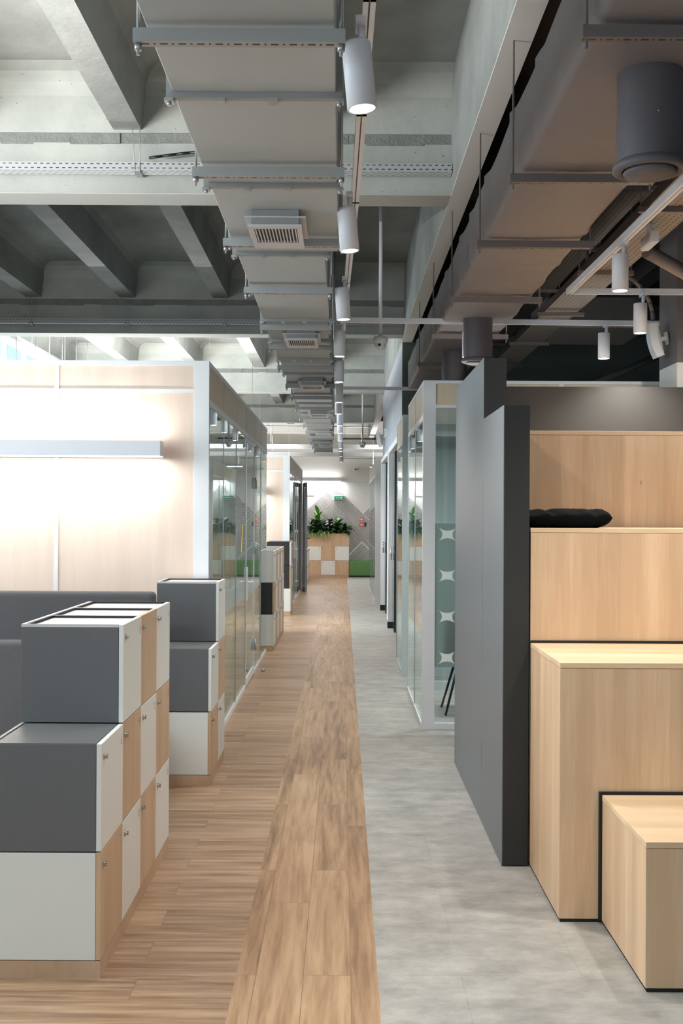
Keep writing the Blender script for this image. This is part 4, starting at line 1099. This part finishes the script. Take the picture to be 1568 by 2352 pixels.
for k, (x, y) in enumerate(((1.10, 3.92), (1.085, 8.77), (1.07, 10.5))):
    s = thing('round_air_outlet', 'taupe round air outlet hanging from the wrapped duct, %s from the camera' % OR_[k], 'air outlet', (x, y, 0), 0, 'round outlets of the wrapped duct')
    zb = 2.955
    MB().lathe([(0.117, ZR-0.001-0.0), (0.115, ZR-0.1), (0.118, ZR-0.2), (0.115, zb+0.03)], n=40).build('spigot', M_['outlet'], s)
    MB().lathe([(0.112, zb+0.035), (0.131, zb+0.018), (0.132, zb+0.002), (0.118, zb-0.006), (0.098, zb-0.002), (0.094, zb+0.02)], n=40).build('flange_ring', M_['outlet'], s)
    MB().lathe([(0.094, zb+0.05), (0.0, zb+0.05)], n=40).build('inner_throat', M_['blackplastic'], s)
    MB().lathe([(0.0, zb+0.005), (0.088, zb+0.004), (0.094, zb-0.006), (0.088, zb-0.016), (0.0, zb-0.018)], n=40).tube((0, 0, zb+0.0), (0, 0, zb+0.05), 0.008, n=8).build('valve_disc', M_['outlet'], s)
    MB().tube((0, -0.115, 3.13), (0, -0.124, 3.13), 0.006, n=10).build('screw', M_['chrome'], s)

# tray with its rods over the left side, seen above the big booth
t = thing('cable_tray', 'grey cable tray by the left windows with many thin hanging rods', 'cable tray', (0, 0, 4.05))
box('tray_bottom', M_['perf_d'], t, -4.62, -4.40, 13.6, 18.9, 0, 0.002)
box('tray_side', M_['strut'], t, -4.40, -4.396, 13.6, 18.9, 0, 0.05)
for k in range(9):
    MB().tube((-4.42+0.05*(k % 3), 14.0+0.55*k, -0.6 if k % 2 else 0.0), (-4.42+0.05*(k % 3), 14.0+0.55*k, ZS-4.05), 0.006, n=6).build('rod', M_['strut'], t)

# right cable trays
def long_tray(x0, x1, z, ya, yb, label, mat='perf_d'):
    t = thing('cable_tray', label, 'cable tray', (0, 0, z), 0, 'long trays above the right side')
    box('tray_bottom', M_[mat], t, x0, x1, ya, yb, 0, 0.002)
    box('tray_side', M_['strut_d'], t, x0-0.004, x0, ya, yb, 0, 0.06)
    box('tray_side', M_['strut_d'], t, x1, x1+0.004, ya, yb, 0, 0.06)
    y = ya+0.7
    while y < yb:
        MB().box(x0-0.06, x1+0.06, y-0.015, y+0.015, -0.03, -0.001).tube((x0-0.045, y, 0), (x0-0.045, y, ZS-z-0.03 if not any(b-0.05 < y < b+0.35 for b in BY) else 3.95-z), 0.004, n=6).tube((x1+0.045, y, 0), (x1+0.045, y, ZS-z-0.03 if not any(b-0.05 < y < b+0.35 for b in BY) else 3.95-z), 0.004, n=6).build('tray_hanger', M_['strut_d'], t)
        y += 1.55
long_tray(1.68, 1.95, 3.42, 2.2, 13.4, 'taupe perforated cable tray beside the right track')
long_tray(1.72, 1.92, 3.78, 3.0, 13.4, 'dark perforated cable tray above the other tray at right')
t = thing('ceiling_pipe', 'dark pipe running across the black ceiling behind the right lamps', 'pipe')
MB().path([(1.0, 11.8, 3.1), (2.6, 11.8, 3.1), (3.4, 11.4, 3.45), (4.5, 11.4, 3.45)], 0.035, 12).build('pipe_run', M_['darkpipe'], t)
t = thing('ceiling_pipe', 'taupe diagonal pipe under the black ceiling at the right edge', 'pipe')
MB().path([(1.95, 7.0, 3.42), (2.6, 7.4, 3.22)], 0.045, 16).build('pipe_run', M_['strut_d'], t)
t = thing('flexible_conduit', 'curved grey flexible conduit by the right tray', 'conduit')
pts = [(1.85, 8.3, 4.70), (1.86, 8.3, 3.75)]+[(1.86+0.5*math.sin(q), 8.3, 3.22+0.42*math.cos(q)) for q in [k*PI/2/10 for k in range(11)]]
MB().path(pts, 0.016, 10).build('conduit_run', M_['strut_d'], t)
t = thing('ceiling_cassette', 'dark ceiling cassette unit above the right lamps', 'air unit', (2.35, 10.6, 3.50))
MB().box(-0.45, 0.45, -0.45, 0.45, 0, 0.28, bev=0.02).build('case', M_['darkpipe'], t)
MB().box(-0.5, 0.5, -0.5, 0.5, -0.03, 0.0, bev=0.008).build('fascia', M_['strut_d'], t)
MB().tube((-0.45, 0, 0.15), (-0.45, 0, 1.2), 0.01).tube((0.45, 0, 0.15), (0.45, 0, 1.2), 0.01).build('threaded_rod', M_['strut_d'], t)
t = thing('emergency_light', 'small white emergency light box under the right cable tray', 'light', (1.76, 6.35, 3.289))
MB().box(-0.0, 0.05, -0.11, 0.11, 0.0, 0.07, bev=0.006).box(0.015, 0.035, -0.02, 0.02, 0.07, 0.13).build('case', M_['plastic'], t)
MB().box(-0.003, 0.0, -0.08, 0.08, 0.012, 0.055).build('led_strip', M_['lidgrey'], t)

# tracks and spotlights
ZT = 3.29
def track(pts, label, name='lighting_track', w_=0.040):
    t = thing(name, label, 'lighting track')
    mb = MB(); sl = MB()
    for a, b_ in zip(pts, pts[1:]):
        A = Vector((a[0], a[1], 0)); B = Vector((b_[0], b_[1], 0)); d = (B-A).normalized(); s = Vector((-d.y, d.x, 0))*w_/2
        A2 = A-d*0.012; B2 = B+d*0.012
        for (m_, k0, k1, z0, z1) in ((mb, -1, -0.14, ZT, ZT+0.04), (mb, 0.14, 1, ZT, ZT+0.04), (sl, -0.14, 0.14, ZT+0.005, ZT+0.035)):
            q = [A2+s*k0, B2+s*k0, B2+s*k1, A2+s*k1]
            lo = [m_.bm.verts.new((p.x, p.y, z0)) for p in q]; hi = [m_.bm.verts.new((p.x, p.y, z1)) for p in q]
            m_.bm.faces.new(lo); m_.bm.faces.new(hi[::-1])
            for i in range(4): m_.bm.faces.new([lo[i], hi[i], hi[(i+1) % 4], lo[(i+1) % 4]])
    mb.build('rail', M_['rail'], t); sl.build('conductor_slot', M_['slotgrey'], t)
    return t
L = [(0.057, 3.49, .1), (0.030, 5.36, .085), (0.002, 7.23, .06), (-0.030, 8.90, 0), (-0.038, 10.6, 0), (-0.046, 12.5, 0.0), (-0.055, 13.9, 0), (-0.04, 15.7, 0), (-0.04, 17.1, 0), (-0.04, 18.9, 0), (-0.04, 20.9, 0), (-0.04, 21.9, 0), (-0.035, 23.7, 0), (-0.03, 26.0, 0)]
mt = track([(0.085, 0.3), (0.076, 3.34), (0.068, 4.3), (0.056, 5.5), (0.025, 7.4), (0.0, 8.9), (-0.005, 10.6), (-0.015, 13.9), (-0.012, 26.2)], 'long white lighting track over the corridor')
track([(0.01, 8.9), (2.6, 8.98)], 'white cross track carrying two lamps in front of the black ceiling')
track([(1.655, 1.0), (1.60, 7.72), (3.2, 7.72)], 'white L-shaped lighting track over the wooden tiers')
track([(-0.01, 13.6), (0.95, 13.64)], 'white cross track in front of the blue-grey wall')
track([(2.75, 1.5), (2.70, 6.9)], 'white lighting track beyond the right edge')
_sp = {}
def spot(x, y, tilt, label, track_x=None, power=None, cone=120, aim=None, grp='white cylinder spotlights on the corridor track', col=(1.0, 0.96, 0.90)):
    t = thing('track_spotlight', label, 'spotlight', (x, y, 3.012), 0, grp)
    t.rotation_euler = (0, -tilt, 0)
    R_ = 0.0475
    def part(k, mk, m_):
        if k in _sp:
            o = bpy.data.objects.new(k, _sp[k]); C.objects.link(o); o.parent = t
        else:
            o = mk().build(k, M_[m_], t); _sp[k] = o.data
        return o
    part('lamp_body', lambda: MB().lathe([(R_*0.82, 0.012), (R_*0.86, 0.0), (R_, 0.0), (R_, 0.205), (R_*0.97, 0.21), (0, 0.21)], n=40), 'lamp')
    part('lens', lambda: MB().lathe([(0, 0.004), (R_*0.85, 0.004)], n=32), 'lens')
    tx = 0.03*math.copysign(1, tilt) if tilt else 0.02
    part('adapter', lambda: MB().tube((0.02, 0, 0.20), (0.022, 0, 0.262), 0.013, n=10).box(0.004, 0.036, -0.05, 0.05, 0.262, 0.280), 'lamp')
    l = bpy.data.lights.new('spot_light', 'SPOT'); l.energy = power or SPOT; l.spot_size = math.radians(cone); l.spot_blend = 0.8
    l.shadow_soft_size = 0.04; l.color = col
    o = bpy.data.objects.new('spot_light', l); C.objects.link(o); o.parent = t; o.location = (0, 0, -0.012)
    if aim:
        d = (Vector(aim)-Vector((x, y, 3.0))).normalized(); o.rotation_euler = d.to_track_quat('-Z', 'Y').to_euler()
    return t
for k, (x, y, tl) in enumerate(L):
    spot(x, y, tl, 'white cylinder spotlight on the corridor track, %s from the camera' % OR_[k])
for k, y in enumerate((0.2, 1.7)):  # unseen lamps added on the continuing track to light the foreground
    spot(0.09, y, 0.05, power=50, label= 'added unseen cylinder spotlight on the corridor track above the photographer, %s' % ('rear' if k == 0 else 'front'))
g2 = 'white cylinder spotlights over the right side'
spot(1.02, 8.9, 0, 'white cylinder spotlight on the cross track, left of its two lamps', grp=g2)
spot(2.14, 8.94, 0, 'white cylinder spotlight on the cross track, right of its two lamps', grp=g2)
spot(1.593, 6.27, 0, 'white cylinder spotlight under the slanting arm of the right track', grp=g2, aim=(1.55, 6.0, 0), power=SPOT*1.2, col=(1, .94, .86))
spot(2.10, 7.70, 0, 'white cylinder spotlight near the column speaker', grp=g2, power=SPOT*1.5, col=(1, .94, .86))
spot(1.625, 4.3, 0, 'white cylinder spotlight over the lowest tier, above the frame', grp=g2, aim=(1.5, 4.2, 0), power=SPOT*1.3, col=(1, .94, .86))
spot(2.70, 5.9, 0, 'white cylinder spotlight beyond the right edge aimed at the dark back panel', grp=g2, aim=(2.15, 7.9, 2.30), power=SPOT*1.1, cone=52, col=(1, .92, .8))
spot(2.72, 4.6, 0, 'white cylinder spotlight beyond the right edge aimed at the tiers', grp=g2, aim=(1.6, 6.0, 1.7), power=SPOT*1.2, cone=80, col=(1, .94, .86))

# dome cameras
def dome(x, y, zb, label):
    t = thing('dome_camera', label, 'camera', (x, y, 0), 0, 'dome cameras on ceiling poles')
    MB().tube((0, 0, zb+0.1), (0, 0, ZS), 0.017, n=14).build('pole', M_['lamp'], t)
    MB().lathe([(0, zb+0.115), (0.05, zb+0.112), (0.066, zb+0.10), (0.066, zb+0.075), (0.06, zb+0.055), (0.052, zb+0.045)], n=32).build('base', M_['plastic'], t)
    MB().lathe([(0.052, zb+0.05), (0.050, zb+0.03), (0.038, zb+0.008), (0.02, zb-0.004), (0, zb-0.006)], n=32).build('dome', M_['plastic'], t)
    MB().tube((-0.01, -0.045, zb+0.032), (-0.012, -0.054, zb+0.028), 0.013, n=14).build('lens', M_['blackplastic'], t)
dome(0.335, 9.8, 3.215, 'white dome camera on a ceiling pole right of the corridor track, nearer one')
dome(0.40, 22.0, 3.10, 'white dome camera on a ceiling pole near the far end')

# door stop on the floor
t = thing('door_stop', 'small steel door stop on the wood floor beside the big booth', 'door stop', (-0.86, 11.95, 0))
MB().tube((0, 0, 0), (0, 0, 0.03), 0.02, n=16).build('stop_body', M_['alu'], t)
# smoke detector disc by second booth top
t = thing('smoke_detector', 'dark round detector disc above the second booth', 'detector', (-1.55, 18.6, 2.95))
MB().lathe([(0, 0), (0.12, 0.004), (0.12, 0.02), (0, 0.025)], n=32).tube((0, 0, 0.02), (0, 0, ZS-2.95), 0.004, n=6).build('disc', M_['strut_d'], t)
# yellow swoosh printed on the booth glass is a decal seen on the pane
t = thing('yellow_decal', 'thin yellow curved decal on the big booth glass', 'decal', (XG-0.0035, 10.20, 1.36))
pts = [(0.0, 0.0), (0.03, 0.08), (0.075, 0.18), (0.135, 0.26)]
mb = MB()
for a, b_ in zip(pts, pts[1:]): mb.poly([(0, a[0], a[1]), (0, a[0]+0.10, a[1]), (0, b_[0]+0.10, b_[1]), (0, b_[0], b_[1])])
mb.build('decal_film', M_['yellow'], t, fix=False)
